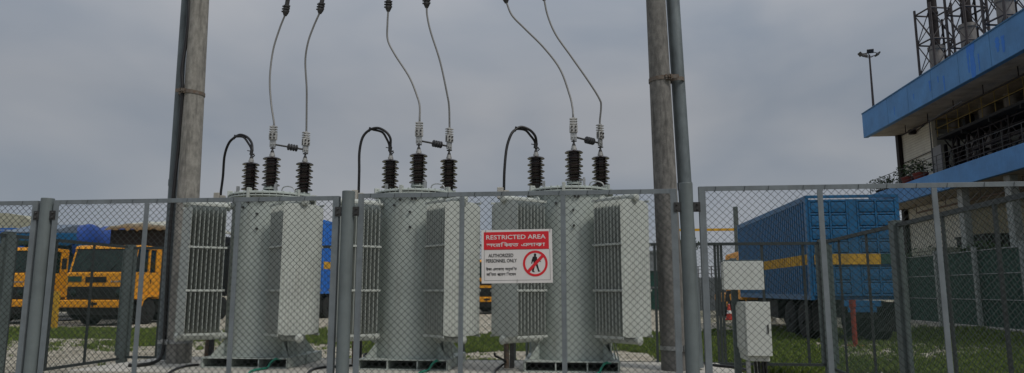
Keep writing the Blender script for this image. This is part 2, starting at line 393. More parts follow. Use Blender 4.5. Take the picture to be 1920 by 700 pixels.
line_fence('side_fence', 'chain link side fence receding towards the yellow trucks on the left', 'fence', (RX0, RY-.1), (RX0, FY+.15), 2.06, .15,
    [ly(16)], [ly(176), ly(106), ly(30), ly(-60)], 'side fences of the enclosure', .13)
def ry(px):
    # intersection of the pixel ray with the right side line
    for k in range(200):
        y = FY+.1+k*(RY-FY-.1)/200; x = 3.36+(y-FY)/(RY-FY)*.24
        if (lambda v: v.dot(cR)/v.dot(cF))(Vector((x, y, 0.0))) * FPX + 960 < px: return y-FY-.15
    return 5
line_fence('side_fence', 'chain link side fence with a thick dark post, on the right', 'fence', (3.36, FY+.15), (3.60, RY-.1), 2.055, .12,
    [ry(1690)], [ry(1580), ry(1632), ry(1782), ry(1885)], 'side fences of the enclosure', .15)

# ------------------------------------------------------------------ sign
RES = 3
def text_mesh(s, size, squeeze=1.0, font=None, bold=0):
    cu = bpy.data.curves.new('t', 'FONT'); cu.body = s; cu.size = size; cu.extrude = .0006; cu.resolution_u = RES; cu.offset = bold
    ob = bpy.data.objects.new('t', cu); C.objects.link(ob); dg = bpy.context.evaluated_depsgraph_get(); dg.update()
    me = bpy.data.meshes.new_from_object(ob.evaluated_get(dg)); bpy.data.objects.remove(ob); 
    vs = [v.co.copy() for v in me.vertices]; fs = [tuple(p.vertices) for p in me.polygons]; bpy.data.meshes.remove(me)
    for v in vs: v.x *= squeeze
    return vs, fs
def fit_text(mb, vs, fs, x0, x1, z0, z1, y):
    """fit to a rectangle on the sign face (sign local: x right, z up, face at y)"""
    if not vs: return
    ax = min(v.x for v in vs); bx = max(v.x for v in vs); ay = min(v.y for v in vs); by = max(v.y for v in vs)
    mb.add([(x0+(v.x-ax)/(bx-ax)*(x1-x0), y-v.z, z0+(v.y-ay)/(by-ay)*(z1-z0)) for v in vs], fs)
def bengali(words, bold=.004):
    """set glyph by glyph: (char, x squeeze, kern before, raise)"""
    V = []; F = []; x = 0
    for w in words:
        if w == ' ': x += .34; continue
        ch, sq, kern = (w+(0,))[:3] if isinstance(w, tuple) else (w, 1, 0)
        vs, fs = text_mesh(ch, 1, sq, bold=bold)
        if not vs: continue
        mn = min(v.x for v in vs); mxx = max(v.x for v in vs); b = len(V)
        x += kern
        V += [Vector((v.x-mn+x, v.y, v.z*.001)) for v in vs]; F += [tuple(i+b for i in f) for f in fs]
        x += (mxx-mn)-.03
    return V, F
S0 = at(904, 434, FY); S1 = at(1036.5, 530, FY); sw = S1.x-S0.x; sh = at(970, 431, FY).z-at(970, 531, FY).z; zc = at(970, 481, FY).z
sg = thing('warning_sign', 'red and white restricted area sign in English and Bengali, wired to the fence', 'warning sign', ((S0.x+S1.x)/2, FY-.022, zc), 0)
sg.rotation_euler = (0, math.radians(-.6), 0)
m = MB(); m.box(-sw/2, sw/2, -.002, .002, -sh/2, sh/2); m.build('board', M['signwhite'], sg, bevel=.001)
X = lambda u: -sw/2+sw*(u-25)/(822-25); Z = lambda v: sh/2-sh*(v-38)/(645-38)   # measured on the enlarged sign
m = MB(); m.box(X(52), X(785), -.0028, -.0022, Z(262), Z(62)); m.build('red_band', M['signred'], sg)
m = MB()
for (a, b, c, d) in ((55,795,610,613),(55,58,265,612),(793,796,265,612),(52,790,263,266)): m.box(X(a), X(b), -.0027, -.0022, Z(d), Z(c))
m.build('border_line', M['signblack'], sg)
m = MB(); fit_text(m, *text_mesh('RESTRICTED AREA', 1, bold=.014), X(80), X(750), Z(147), Z(97), -.0032); m.build('lettering', M['signwhite'], sg); m = MB()
RES = 10
r_ = ['স','ং','র','ি',('ক',.62,-.28),('ষ',.8,-.10),'ত',' ','এ','ল','া','ক','া']
bq = bengali(r_, 0)
for q_, (ex, ez) in enumerate(((0,0),(.0009,0),(.0004,.0009),(.0004,-.0007))): fit_text(m, *bq, X(82)+ex, X(742)+ex, Z(232)+ez, Z(180)+ez, -.0032-.0001*q_)
m.build('lettering', M['signwhite'], sg)
m = MB(); fit_text(m, *text_mesh('AUTHORIZED', 1, bold=.012), X(104), X(385), Z(350), Z(310), -.0032); fit_text(m, *text_mesh('PERSONNEL ONLY', 1, bold=.012), X(76), X(424), Z(410), Z(370), -.0032); m.build('lettering', M['signblack'], sg); m = MB()
bq = bengali(['উ',('ক',.75),('ত',.7,-.12),' ','এ','ল','া','ক','া','য়',' ','অ','ন',('ু',1,-.45),'ম','ি',('ত',1,-.12)], 0)
for q_, (ex, ez) in enumerate(((0,0),(.0007,0),(.0003,.0007),(.0003,-.0005))): fit_text(m, *bq, X(76)+ex, X(422)+ex, Z(510)+ez, Z(462)+ez, -.0032-.0001*q_)
bq = bengali(['ব',('য',.5,-.05),'ি',('ত',1,-.12),'ত',' ',('প',.9),('র',.4,-.1),'ে','ব','শ',' ','ি',('ন',1,-.12),'ে','ষ','ধ'], 0)
for q_, (ex, ez) in enumerate(((0,0),(.0007,0),(.0003,.0007),(.0003,-.0005))): fit_text(m, *bq, X(80)+ex, X(412)+ex, Z(560)+ez, Z(520)+ez, -.0032-.0001*q_)
m.build('lettering', M['signblack'], sg)
# prohibition ring with walking figure
cx, cz = X(630), Z(426); ro = (X(768)-X(492))/2
kx = 1.0; kz = (Z(280)-Z(573))/2/ro
m = MB(); vs = []; fs = []
for y in (-.0036, -.0024):
    for r in (ro, ro*.82):
        for k in range(48): a = 2*PI*k/48; vs.append((cx+r*math.cos(a), y, cz+r*kz*math.sin(a)))
for k in range(48):
    j = (k+1)%48
    fs += [(k, j, 48+j, 48+k), (96+k, 144+k, 144+j, 96+j), (k, 96+k, 96+j, j), (48+k, 48+j, 144+j, 144+k)]
m.add(vs, fs); q = .086*ro
a0 = (cx-ro*.62, cz-ro*kz*.66); a1 = (cx+ro*.66, cz+ro*kz*.64)
m.prism([(a0[0]-q, a0[1]+q), (a0[0]+q, a0[1]-q), (a1[0]+q, a1[1]-q), (a1[0]-q, a1[1]+q)], -.0041, -.0037, 'y')
m.build('prohibition_ring', M['signred'], sg)
m = MB(); pz = lambda L: [(X(a), Z(b)) for a, b in L]
m.prism(pz([(600,352),(618,345),(640,346),(650,356),(652,385),(650,415),(612,415),(607,400)]), -.0034, -.0024, 'y')
m.prism([(X(629)+ (X(643)-X(629))*math.cos(t*PI/8), Z(330)+(X(645)-X(629))*kz*math.sin(t*PI/8)) for t in range(16)], -.00341, -.00241, 'y')
m.prism(pz([(604,352),(592,385),(584,425),(594,430),(606,398),(614,368)]), -.00342, -.00242, 'y')
m.prism(pz([(646,362),(658,392),(692,400),(692,408),(650,404),(640,380)]), -.00343, -.00243, 'y')
m.prism(pz([(612,412),(634,412),(626,455),(612,508),(626,524),(596,520),(592,506),(604,455)]), -.00344, -.00244, 'y')
m.prism(pz([(630,410),(650,412),(662,455),(674,505),(690,514),(660,520),(656,500),(640,455)]), -.00345, -.00245, 'y')
m.build('walking_figure', M['signblack'], sg)
for (a, b) in ((-sw*.44, sh*.47), (sw*.47, sh*.47), (.0, -sh*.46)):
    m = MB(); m.tube([(a, .035, b-.012), (a, -.004, b-.012), (a+.002, -.004, b+.012), (a, .035, b+.014)], .0013, 5); m.build('tie_wire', M['darksteel'], sg)
# ------------------------------------------------------------------ transformers
TY = 8.0
TX = [at(512, 362, TY).x, at(783, 358, TY).x, at(1068, 354, TY).x]
def bushing(P, x, y, z0, z1, name='bushing'):
    """z0 riser foot, z1 top of sheds"""
    m = MB(); zs = z1-.345; c = (x, y, 0)
    m.lathe([(.052, z0), (.052, zs+.02), (.058, zs+.03), (.058, z1-.015), (.03, z1-.004)], 24, c)
    for k in range(5):
        z = z1-.028-k*.079; m.lathe([(.056,z+.014),(.090,z+.004),(.1045,z-.008),(.1045,z-.013),(.088,z-.010),(.056,z-.001)], 32, c)
        if k < 4:
            z -= .040; m.lathe([(.056,z+.013),(.074,z+.003),(.083,z-.006),(.083,z-.010),(.056,z-.001)], 32, c)
    b = m.build(name, M['porcelain'], P, smooth=35)
    m = MB(); m.lathe([(.033, z1-.006), (.033, z1+.018), (.026, z1+.020), (.026, z1+.040), (.012, z1+.041)], 20, c)
    m.build('metal_cap', M['alu'], b, smooth=35)
    m = MB(); m.lathe([(.085, z0-.002), (.085, z0+.012), (.06, z0+.016), (.06, z0+.03), (.053, z0+.034)], 24, c)
    for k in range(6):
        a = k*PI/3; m.lathe([(.012,z0+.012),(.012,z0+.03),(.006,z0+.034)], 6, (x+.075*math.cos(a), y+.075*math.sin(a), 0))
    m.build('flange', M['tank'], b, smooth=35)
    m = MB(); m.lathe([(.020, z1+.038), (.022, z1+.05), (.011, z1+.075), (.011, z1+.088), (.020, z1+.09), (.020, z1+.103), (.008, z1+.108), (.008, z1+.125)], 12, c)
    m.tube([(x-.028, y, z1+.097), (x+.034, y, z1+.097)], .008, 6); m.build('terminal_stud', M['darksteel'], b, smooth=35)
    return b
def clamp(P, x, y, z, rz):
    """upright plate with bolted pad and grooved conductor clamp, foot at z"""
    Mx = Matrix.Translation((x, y, z)) @ Matrix.Rotation(rz, 4, 'Z')
    m = MB(); m.box(-.036, .036, -.010, .010, 0, .105, Mx)
    for q in (-.016, .016): m.lathe([(.009,0),(.009,.012)], 6, M=Mx @ Matrix.Translation((q, -.010, .03)) @ Matrix.Rotation(PI/2, 4, 'X'))
    b = m.build('terminal_plate', M['steel'], P, bevel=.002)
    m = MB(); m.box(-.046, .046, -.024, -.011, .085, .172, Mx); m.box(-.046, .046, .011, .022, .085, .172, Mx); m.build('pad', M['alu'], b, bevel=.004)
    m = MB()
    for q in (-.022, .022):
        for zz in (.107, .150): m.lathe([(.011,0),(.011,.014)], 6, M=Mx @ Matrix.Translation((q, -.024, zz)) @ Matrix.Rotation(PI/2, 4, 'X'))
    m.build('bolt', M['darksteel'], b)
    m = MB(); m.box(-.017, .017, -.018, .018, .1725, .262, Mx)
    for k in range(3):
        zz = .188+k*.029; m.box(-.043, .043, -.022, .022, zz-.0075, zz+.0075, Mx)
        for q in (-.036, .036): m.tube([(q, -.03, zz), (q, .03, zz)], .0075, 6, M=Mx)
    m.build('conductor_clamp', M['alu'], b, bevel=.002)
    return Mx @ Vector((0, 0, .255))
def radiator(P, ang, zb, zt):
    """ang: plan direction of the header, pointing away from the tank"""
    u = Vector((math.cos(ang), math.sin(ang), 0)); Mx = Matrix.Rotation(ang, 4, 'Z')   # local x = outwards, y = along fin
    Li, Lo, Wf = .575, .955, .46
    # radiator body = headers, straps
    m = MB()
    for z, e in ((zb-.035, .06), (zt+.028, -.02)):
        m = MB() if e < 0 else m
        m.tube([(.42,0,z), (Lo+.015,0,z)], .038, 16, M=Mx); m.lathe([(.048,0),(.046,.014),(.03,.026),(.012,.03)], 16, M=Mx @ Matrix.Translation((Lo+.014,0,z)) @ Matrix.Rotation(PI/2,4,'Y'))
        m.lathe([(.062,0),(.062,.018)], 18, M=Mx @ Matrix.Translation((.50,0,z)) @ Matrix.Rotation(PI/2,4,'Y'))
        if e > 0: b = m.build('radiator', M['fin'], P, smooth=40)
        else: m.build('header_pipe', M['fin'], b, smooth=40)
    for s in (-1, 1):
      for (za_, zb2, e2) in ((zb-.012, zb+.014, .004), (zb+(zt-zb)/3-.011, zb+(zt-zb)/3+.011, .008), (zb+(zt-zb)*2/3-.011, zb+(zt-zb)*2/3+.011, .008), (zt-.014, zt+.010, .004)):
        m = MB(); m.box(Li-.02, Lo+e2, s*(Wf/2+.002)-.006, s*(Wf/2+.002)+.006, za_, zb2, Mx); m.build('strap', M['fin'], b, bevel=.002)
    for k in range(9):
        x = Li+.008+(Lo-Li-.016)*k/8; m = MB(); h = .0048
        # fluted plate: vertical ribs across the fin width, curved shoulders at top and bottom
        nR = 14; vs = []; fs = []; pts = []
        for j in range(nR*2+1):
            yy = -Wf/2+Wf*j/(nR*2); pts.append((yy, h*(1.0 if j % 2 else .45)))
        prof = [(-Wf/2, 0)]+pts+[(Wf/2, 0)]
        sh_ = lambda yy: .042*max(0, (abs(yy)-.13)/.1)**1.6
        for (yy, hh) in pts:
            for sgn in (1, -1):
                vs += [(x+sgn*hh*.3, yy, zb+sh_(yy)*.6), (x+sgn*hh, yy, zb+.05+sh_(yy)*.6), (x+sgn*hh, yy, zt-.05-sh_(yy)), (x+sgn*hh*.3, yy, zt-sh_(yy))]
        n = len(pts)
        for j in range(n-1):
            for sgn in (0, 1):
                for q in range(3):
                    a = j*8+sgn*4+q; c = (j+1)*8+sgn*4+q; fs.append((a, c, c+1, a+1))
            fs.append((j*8, (j+1)*8, (j+1)*8+4, j*8+4)); fs.append((j*8+3, (j+1)*8+3, (j+1)*8+7, j*8+7))
        for j in (0, n-1):
            for q in range(3): fs.append((j*8+q, j*8+q+1, j*8+4+q+1, j*8+4+q))
        m.add(vs, fs, Mx); m.build('fin', M['fin'], b)
    return b
def make_transformer(label):
    T = thing('transformer', label, 'transformer', (0,0,0), group='single phase transformers on the plinth')
    top = 1.965
    m = MB(); m.lathe([(.45,.116), (.45, top-.10), (.452, top-.035), (.44, top-.034)], 64)
    for k in range(6):
        a = math.radians(-90-40+k*33); c_, s_ = math.cos(a), math.sin(a)
        m.box(.449, .458, -.02, .02, 1.2, 1.2, Matrix.Rotation(a, 4, 'Z')) if False else None
    tank = m.build('tank', M['tank'], T, smooth=30)
    m = MB()                       # small studs welded on the front of the tank
    for (dx, z) in ((-.08,1.86),(.06,1.87),(.04,1.72),(.10,1.87),(.045,1.55),(-.15,1.80)):
        y = -math.sqrt(.45**2-dx*dx); m.tube([(dx, y+.01, z), (dx, y-.028, z)], .013, 10)
    m.build('stud', M['darksteel'], tank)
    # gussets at foot
    for a in (-140, -40, 40, 140, -90+180):
        m = MB(); Mx = Matrix.Rotation(math.radians(a), 4, 'Z'); m.prism([(.447,.117), (.60,.117), (.447,.30)], -.006, .006, 'y', Mx); m.build('gusset', M['tank'], tank)
    # bolted lid: two rings with a dark gasket between
    m = MB(); m.lathe([(.44,top-.034),(.50,top-.034),(.50,top-.020),(.44,top-.020)], 64); m.lathe([(.44,top-.006),(.502,top-.006),(.502,top+.008),(.44,top+.030),(.2,top+.060),(.0001,top+.07)], 64)
    for k in range(40):
        a = 2*PI*k/40+.05; m.lathe([(.008,top-.045),(.008,top+.026),(.004,top+.028)], 6, (.488*math.cos(a), .488*math.sin(a), 0))
    lid = m.build('lid', M['tank'], T, smooth=25)
    m = MB(); m.lathe([(.47,top-.0195),(.47,top-.0065)], 48); m.build('gasket', M['rubber'], lid)
    for a in (-97, -30, 30, 95, 150, 210):
        m = MB(); Mx = Matrix.Rotation(math.radians(a), 4, 'Z'); m.box(.455, .514, -.016, .016, top-.062, top+.058, Mx); m.tube([(.48,-.022,top+.045), (.48,.022,top+.045)], .008, 8, M=Mx); m.build('lid_clamp', M['fin'], lid, bevel=.003)
    m = MB(); m.tube(catmull([(.22,-.25,top+.03),(.24,-.25,top+.085),(.30,-.25,top+.10),(.37,-.25,top+.075),(.39,-.25,top+.01)], 5), .007, 8); m.build('lid_hose', M['steel'], lid, smooth=60); m = MB()
    m.box(.15,.18,-.30,-.27,top+.03,top+.12); m.tube([(.165,-.285,top+.1),(.165,-.285,top+.14)], .012, 8); m.build('lid_fitting', M['steel'], lid); m = MB(); m.box(-.30,-.27,-.33,-.30,top+.03,top+.10); m.build('lid_fitting', M['steel'], lid)
    # base skid with three slots
    m = MB(); W = .5
    m.box(-W, W, -.5, .5, .100, .115)
    m.box(-W, W, -.5, .5, .0, .010)
    for x in (-W+.009, -W/3, W/3, W-.009): m.box(x-.0075, x+.0075, -.495, .495, .0105, .0995)
    m.box(-W-.008, -W-.001, -.49, .49, .003, .112); m.box(W+.001, W+.008, -.49, .49, .003, .112); m.box(W+.0085, W+.03, -.02, .02, .003, .116)
    m.box(-W+.02, W-.02, .2, .22, .011, .099)
    m.build('base_skid', M['tank'], T, bevel=.002)
    radiator(T, math.radians(180+43), .375, 1.80); radiator(T, math.radians(-44), .375, 1.80)
    # oil pipe leg under the right radiator + valve
    m = MB(); a = math.radians(-44); x, y = .80*math.cos(a), .80*math.sin(a)
    m.box(.43*math.cos(a+.5), .43*math.cos(a+.5)+.012, .43*math.sin(a+.5)-.2, .43*math.sin(a+.5), .1, .3)
    for q in (0, .035, .07): m.tube([(.40+q*.9, -.30+q, .33), (.45+q*.9, -.33+q*1.2, .09)], .007, 6)
    m.build('drain_pipe', M['tank'], T, smooth=40)
    # bushings
    B1 = (-.40, .19); B2 = (.055, -.19); B3 = (.365, .05)
    bushing(T, B1[0], B1[1], top+.03, BZ[0]); bushing(T, B2[0], B2[1], top+.075, BZ[1]); bushing(T, B3[0], B3[1], top+.03, BZ[2])
    e2 = clamp(T, B2[0], B2[1], BZ[1]+.112, math.radians(6)); e3 = clamp(T, B3[0], B3[1], BZ[2]+.112, math.radians(52))
    # series arrester between the two line terminals
    a = Vector((B2[0]+.03, B2[1], BZ[1]+.14)); b = Vector((B3[0]-.02, B3[1]+.0, BZ[2]+.15))
    m = MB(); d = (b-a); m.tube([a, b], .011, 10); rod = m.build('surge_arrester', M['darksteel'], T)
    m = MB(); pts = []; rr = []; t0, t1 = (.42, .78)
    for i in range(25):
        t = t0+(t1-t0)*i/24; pts.append(a+d*t); rr.append(.030+(.012 if i % 6 in (2,3,4) else 0) if 0 < i < 24 else .018)
    m.tube(pts, rr, 20); m.build('ribbed_housing', M['silicone'], rod, smooth=50)
    return T, e2, e3, B1
z_at = lambda px, py, dy: at(px, py, TY+dy).z-PZ
BZ = [z_at(468, 305, .24), z_at(507, 293, -.19), z_at(573, 303, .05)]
labs = ['grey-green transformer on the left, beside the left concrete pole', 'grey-green transformer in the middle of the row of three', 'grey-green transformer on the right, half behind the restricted area sign']
T0, E2, E3, B1 = make_transformer(labs[0])
T0.location = (TX[0], TY, PZ); Ts = [T0]
for i in (1, 2):
    c = copy_tree(T0); c.location = (TX[i], TY, PZ); c['label'] = labs[i]; Ts.append(c); c.rotation_euler = (0, 0, math.radians((-.9, 1.1)[i-1]))

# ------------------------------------------------------------------ conductors from above, with their upper clamps
BEAMZ = 5.9
def conductor(i, end, pix, label):
    base = Vector((TX[i], TY, PZ))+end
    pts = [base, base+Vector((0,0,.05))]
    n = len(pix)
    for k, (px, py) in enumerate(pix): pts.append(at(px, py, base.y+(TY-.02-base.y)*min(1, (k+1)/n*1.5)))
    T = thing('overhead_conductor', label, 'overhead conductor', tuple(base), group='bare conductors dropping to the transformers')
    P = [p-base for p in pts]; m = MB(); m.tube(catmull(P, 8), .0115, 10); m.build('conductor', M['cond'], T, smooth=60)
    a = P[-1]; d = (P[-1]-P[-2]); d = Vector((d.x*.35, 0, abs(d.z))).normalized()
    m = MB(); m.tube([a-d*.02, a+d*.02, a+d*.05], [.02,.038,.03], 10)
    for k in range(3):
        c = a+d*(.035+k*.034); m.tube([c-d*.009, c+d*.009], .040, 10); m.tube([c+Vector((-.05,-.01,0)), c+Vector((.05,-.01,0))], .010, 6)
    m.tube([a, a+d*.17], .026, 10); m.bar(a+d*.1, a+d*.38, .05, .02); m.build('clamp', M['darksteel'], T)
    m = MB(); z0 = a+d*.36; z1 = Vector((z0.x, z0.y, BEAMZ-.06-base.z)); L_ = (z1-z0).length; N_ = int(L_/.012); pts = []; rr = []
    for k in range(N_+1): pts.append(z0.lerp(z1, k/N_)); rr.append(.05 if k % 5 in (1, 2) else .028)
    m.tube(pts, rr, 14); m.build('insulator', M['porcelain'], T, smooth=50)
    return T
CP = [(0, E2, [(508,190),(506,145),(512,95),(524,55),(535,27)]),
      (0, E3, [(575,200),(575,165),(572.5,115),(577.5,80),(588,50),(600,23)]),
      (1, E2, [(787,200),(782.5,182),(767.5,145),(740,102),(727,75),(726.5,45),(728,19)]),
      (1, E3, [(842,200),(838,175),(825,115),(807.5,60),(801,30),(800,12)]),
      (2, E2, [(1073,200),(1067.5,177),(1050,130),(1020,90),(985,55),(960,29),(949,3)]),
      (2, E3, [(1127,200),(1124,186),(1105,155),(1070,105),(1042,65),(1027,30),(1020,-2)])]
sideL = ['left', 'right']; tn = ['left', 'middle', 'right']
for i, (t, e, pix) in enumerate(CP):
    conductor(t, e, pix, f'bare grey conductor dropping to the {"centre" if i%2==0 else "right-hand"} bushing of the {tn[t]} transformer')

# ------------------------------------------------------------------ black insulated cables and conduits
def cable_arc(i, pix, foot, label, clabel):
    f = gz(foot[0], foot[1], PZ); top = at(pix[0][0], pix[0][1], f.y); bz = Vector((TX[i]+B1[0], TY+B1[1], PZ+BZ[0]+.10))
    n = len(pix); P = []
    for k, (px, py) in enumerate(pix):
        t = max(0, (k-1)/(n-2)); P.append(at(px, py, f.y+(bz.y-f.y)*min(1, t*1.1)))
    P = [P[0]-Vector((0,0,.15))]+P
    off = bz-P[-1]; P = [p+off*max(0, (k-len(P)*.45)/(len(P)*.55-1))**1.0 for k, p in enumerate(P)]
    T = thing('insulated_cable', label, 'cable', tuple(P[0]), group='black cables arching to the transformers')
    Q = [p-P[0] for p in P]; m = MB(); m.tube(catmull(Q, 8), .016, 10)
    h = len(Q)//2; Q2 = Q[:h+1]+[q+Vector((-.052 if k < len(Q)-h-3 else -.02, .012, -.02 if k == 0 else 0)) for k, q in enumerate(Q[h+1:])]
    m.tube(catmull(Q2, 8), .014, 10)
    q = Q[h]; m.tube([q+Vector((-.01,0,-.024)), q+Vector((.005,0,.034))], .012, 8); m.build('cable', M['rubber'], T, smooth=60)
    m = MB(); e = Q[-1]; m.tube([e+Vector((0,0,.05)), e+Vector((-.004,0,.0)), e+Vector((0,0,-.035))], [.022,.018,.014], 10); m.tube([e+Vector((-.06,0,.045)), e+Vector((.01,0,.03))], .006, 6)
    m.tube([e+Vector((.0,0,.0)), e+Vector((.04,0,-.02)), e+Vector((.02,0,-.04))], .008, 6); m.build('lug', M['darksteel'], T)
    c = thing('cable_conduit', clabel, 'conduit', tuple(f), group='conduits carrying the black cables')
    t = top-f; m = MB(); m.tube([(0,0,0), t-Vector((0,0,.12))], .030, 14); m.build('pipe', M['rust'], c, smooth=50)
    m = MB(); m.box(t.x-.075, t.x-.004, t.y-.045, t.y+.045, t.z-.13, t.z+.0); m.box(t.x, t.x+.06, t.y-.03, t.y+.03, t.z-.13, t.z-.035); m.build('cable_box', M['pad'], c, bevel=.006)
    m = MB(); m.bar((.06,0,0), (.06,0,.62), .05, .04, up=(0,1,0)); m.build('support_leg', M['darksteel'], c)
cable_arc(0, [(414,362),(418,331),(421,293),(429,269),(440,258),(450,254),(462,259),(470,270),(471.5,283),(470,294)], (387,672),
  'black cable arching up from its conduit to the left bushing of the left transformer', 'rusty conduit behind the left radiator of the left transformer')
cable_arc(1, [(672.6,357),(673.5,321),(674,285),(680,258),(693,244),(709,241),(724,249),(732,261),(732.5,274),(732.6,286)], (664,682),
  'black cable arching up from its conduit to the left bushing of the middle transformer', 'rusty conduit beside the round post, behind the middle transformer')
cable_arc(2, [(945,352),(946,317),(950,278),(958,253),(967,243),(978,239),(993,245),(1003,256),(1006,268),(1006,280)], (950,690),
  'black cable arching up from its conduit to the left bushing of the right transformer', 'rusty conduit under the restricted area sign, by the right transformer')

# ------------------------------------------------------------------ poles
def pole(px0, py0, pxt, r0, r1, label, mt, Y):
    b = gz(px0, py0, PZ); b = Vector((at(px0, py0, Y).x, Y, PZ)); t = at(pxt, 0, Y); d = (t-b); k = (BEAMZ+1.2-b.z)/d.z; tt = b+d*k
    T = thing('concrete_pole', label, 'utility pole', tuple(b), group='tapered concrete poles')
    m = MB(); n = 14; P = [d*k*j/n for j in range(n+1)]; R_ = [r0+(r1-r0)*(j/n)*k for j in range(n+1)]; m.tube([P[0]-Vector((0,0,.3))]+P, [r0]+R_, 40)
    m.build('shaft', mt, T, smooth=40)
    return T, b, d
pL, bL, dL = pole(334.5, 681, 374.5, .142, .112, 'weathered concrete pole on the left, behind the fence by the left transformer', M['concrete'], 8.0)
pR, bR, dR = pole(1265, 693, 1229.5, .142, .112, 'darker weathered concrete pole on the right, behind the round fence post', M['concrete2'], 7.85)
def on(b, d, z): return b+d*((z-b.z)/d.z)
def band(T, b, d, z, r, r2, off, tilt, mt, name='clamp_band'):
    """strap round pole and pipe: the two circles joined"""
    c = on(b, d, z)-b; m = MB(); h = .022
    for cc, rr in ((Vector((0,0,0)), r), (Vector(off), r2)):
        vs = []; fs = []
        for k in range(32):
            a = 2*PI*k/32
            for (q, zz) in ((rr+.001, -h), (rr+.006, -h), (rr+.006, h), (rr+.001, h)):
                p = c+cc+Vector((q*math.cos(a), q*math.sin(a), zz)); p.z += tilt*(p.x-c.x); vs.append(p)
        for k in range(32):
            j = (k+1)%32
            for q in range(4): fs.append((k*4+q, k*4+(q+1)%4, j*4+(q+1)%4, j*4+q))
        m.add(vs, fs)
    s = 1 if off[0] > 0 else -1; y = -.03
    m.box(c.x+s*(r-.02), c.x+off[0], y-.10, y-.09, c.z-h+tilt*off[0]*.6, c.z+h+tilt*off[0]*.6)
    for q in (.2, r*.9, r+.05):
        x = c.x+s*q*.55; m.tube([(x, -r*.92-.03, c.z+tilt*s*q*.55), (x, -r*.7+.02, c.z+tilt*s*q*.55)], .014, 6)
        m.box(x-.012, x+.012, -r*.92-.02, -r*.7, c.z-.03+tilt*s*q*.55, c.z+.03+tilt*s*q*.55)
    m.build(name, mt, T, smooth=35)
band(pL, bL, dL, at(355, 176, 8.0).z, .123, .052, (-.175, .05, 0), -.10, M['band']); band(pL, bL, dL, at(337, 640, 8.0).z, .142, .05, (-.20, .05, 0), 0, M['steel'])
band(pR, bR, dR, at(1236, 151, 7.85).z, .122, .075, (.20, .05, 0), .05, M['band']); band(pR, bR, dR, at(1262, 652, 7.85).z, .142, .05, (.20, .05, 0), 0, M['steel'])
def pipe_by(T, pts, r, label, mt, flat=False):
    P = [Vector(p) for p in pts]; t = thing('riser_pipe', label, 'riser pipe', tuple(P[0]), group='riser pipes strapped to the concrete poles')
    m = MB(); Q = [p-P[0] for p in P]
    m.tube(Q, r, 24); m.build('pipe', mt, t, smooth=45)
    for f_ in (.35, .8):
        c = Q[0].lerp(Q[-1], f_); dd = (Q[-1]-Q[0]).normalized(); m = MB(); m.tube([c-dd*.04, c+dd*.04], r+.006, 24); m.build('coupling', mt, t, smooth=45)
    return t
Yp = 8.1
a = at(302, 672, Yp); b = at(348, 0, Yp); b2 = a+(b-a)*1.35
pipe_by(pL, [Vector((a.x, Yp, PZ+.02)), b2], .050, 'pale galvanised riser pipe strapped to the left of the left concrete pole', M['galvpipe'])
a = at(1306, 690, 7.95); b = at(1261.5, 0, 7.95); b2 = a+(b-a)*1.35
pipe_by(pR, [Vector((a.x, 7.95, PZ+.02)), b2], .078, 'thick grey riser pipe strapped to the right of the right concrete pole', M['galvpipe'])
# black cable running up between left pole and its pipe
cp = [(352,690),(322,672)] 
pts = [at(240, 697, 7.45), at(262, 688, 7.5), at(285, 683, 7.7), at(300, 672, 7.85), at(307, 650, 7.9), at(310, 600, 7.9), at(314, 520, 7.9), at(318, 440, 7.92), at(327, 345, 7.92), at(337, 250, 7.93), at(342, 170, 7.90), at(341, 130, 7.90), at(347, 90, 7.92), at(353, 40, 7.92), at(354, 0, 7.93), at(356, -60, 7.95)]
pts[0].z = max(PZ+.02, pts[0].z)
for p in pts[:3]: p.z = PZ+.022
base = pts[0]; m = MB(); m.tube(catmull([p-base for p in pts], 6), .021, 10)
o = m.build('riser_cable', M['rubber'], None, smooth=60, loc=base); tag(o, 'thick black cable climbing between the left concrete pole and its pipe', 'cable')
m = MB(); m.box(-.0, .12, -.02, .02, -.035, .035)
# crossbeam above (carries insulators; above the picture)
A = on(bL, dL, BEAMZ); B = on(bR, dR, BEAMZ); T = thing('crossbeam', 'steel crossbeam bolted across the tops of both concrete poles, above the photo', 'crossbeam', tuple(A))
m = MB(); d = B-A; m.box(-.3, d.length+.3, -.14, .14, -.004, .004); m.box(-.3, d.length+.3, -.145, -.137, -.06, .1); m.box(-.3, d.length+.3, .137, .145, -.06, .1)
m.build('channel', M['steel'], T)

# ------------------------------------------------------------------ cables and sheaths lying on the plinth
def lying(name, label, cat, pix, r, mt, group=None, z=PZ):
    pts = []
    for p in pix:
        if len(p) == 2: q = gz(p[0], p[1], z+r); pts.append(q)
        else: pts.append(at(*p))
    b = pts[0]; m = MB(); m.tube(catmull([p-b for p in pts], 6), r, 10); o = m.build(name, mt, None, smooth=60, loc=b); tag(o, label, cat, group); return o
G1 = 'black cables on the plinth'
lying('ground_cable', 'black cable curving over the plinth from the left transformer skid', 'cable', [(372,684),(352,686),(336,690),(322,696),(312,704)], .013, M['rubber'], G1)
lying('ground_cable', 'black cable lying behind the round post between left and middle transformers', 'cable', [(576,702),(584,694),(605,689),(640,687),(668,684),(680,676,8.1),(683,666,8.3),(688,664,8.35),(690,676,8.4)], .013, M['rubber'], G1)
lying('ground_cable', 'black cable rising out of the plinth beside the conduit of the right transformer', 'cable', [(926,704),(930,694),(940,686),(948,679,7.7),(938,672,7.7),(929,668,7.7),(927,662,7.7)], .012, M['rubber'], G1)
lying('ground_cable', 'black cable lying on the right end of the plinth behind the round post', 'cable', [(1312,677,8.0),(1325,683),(1350,686),(1380,689),(1400,694)], .016, M['rubber'], G1)
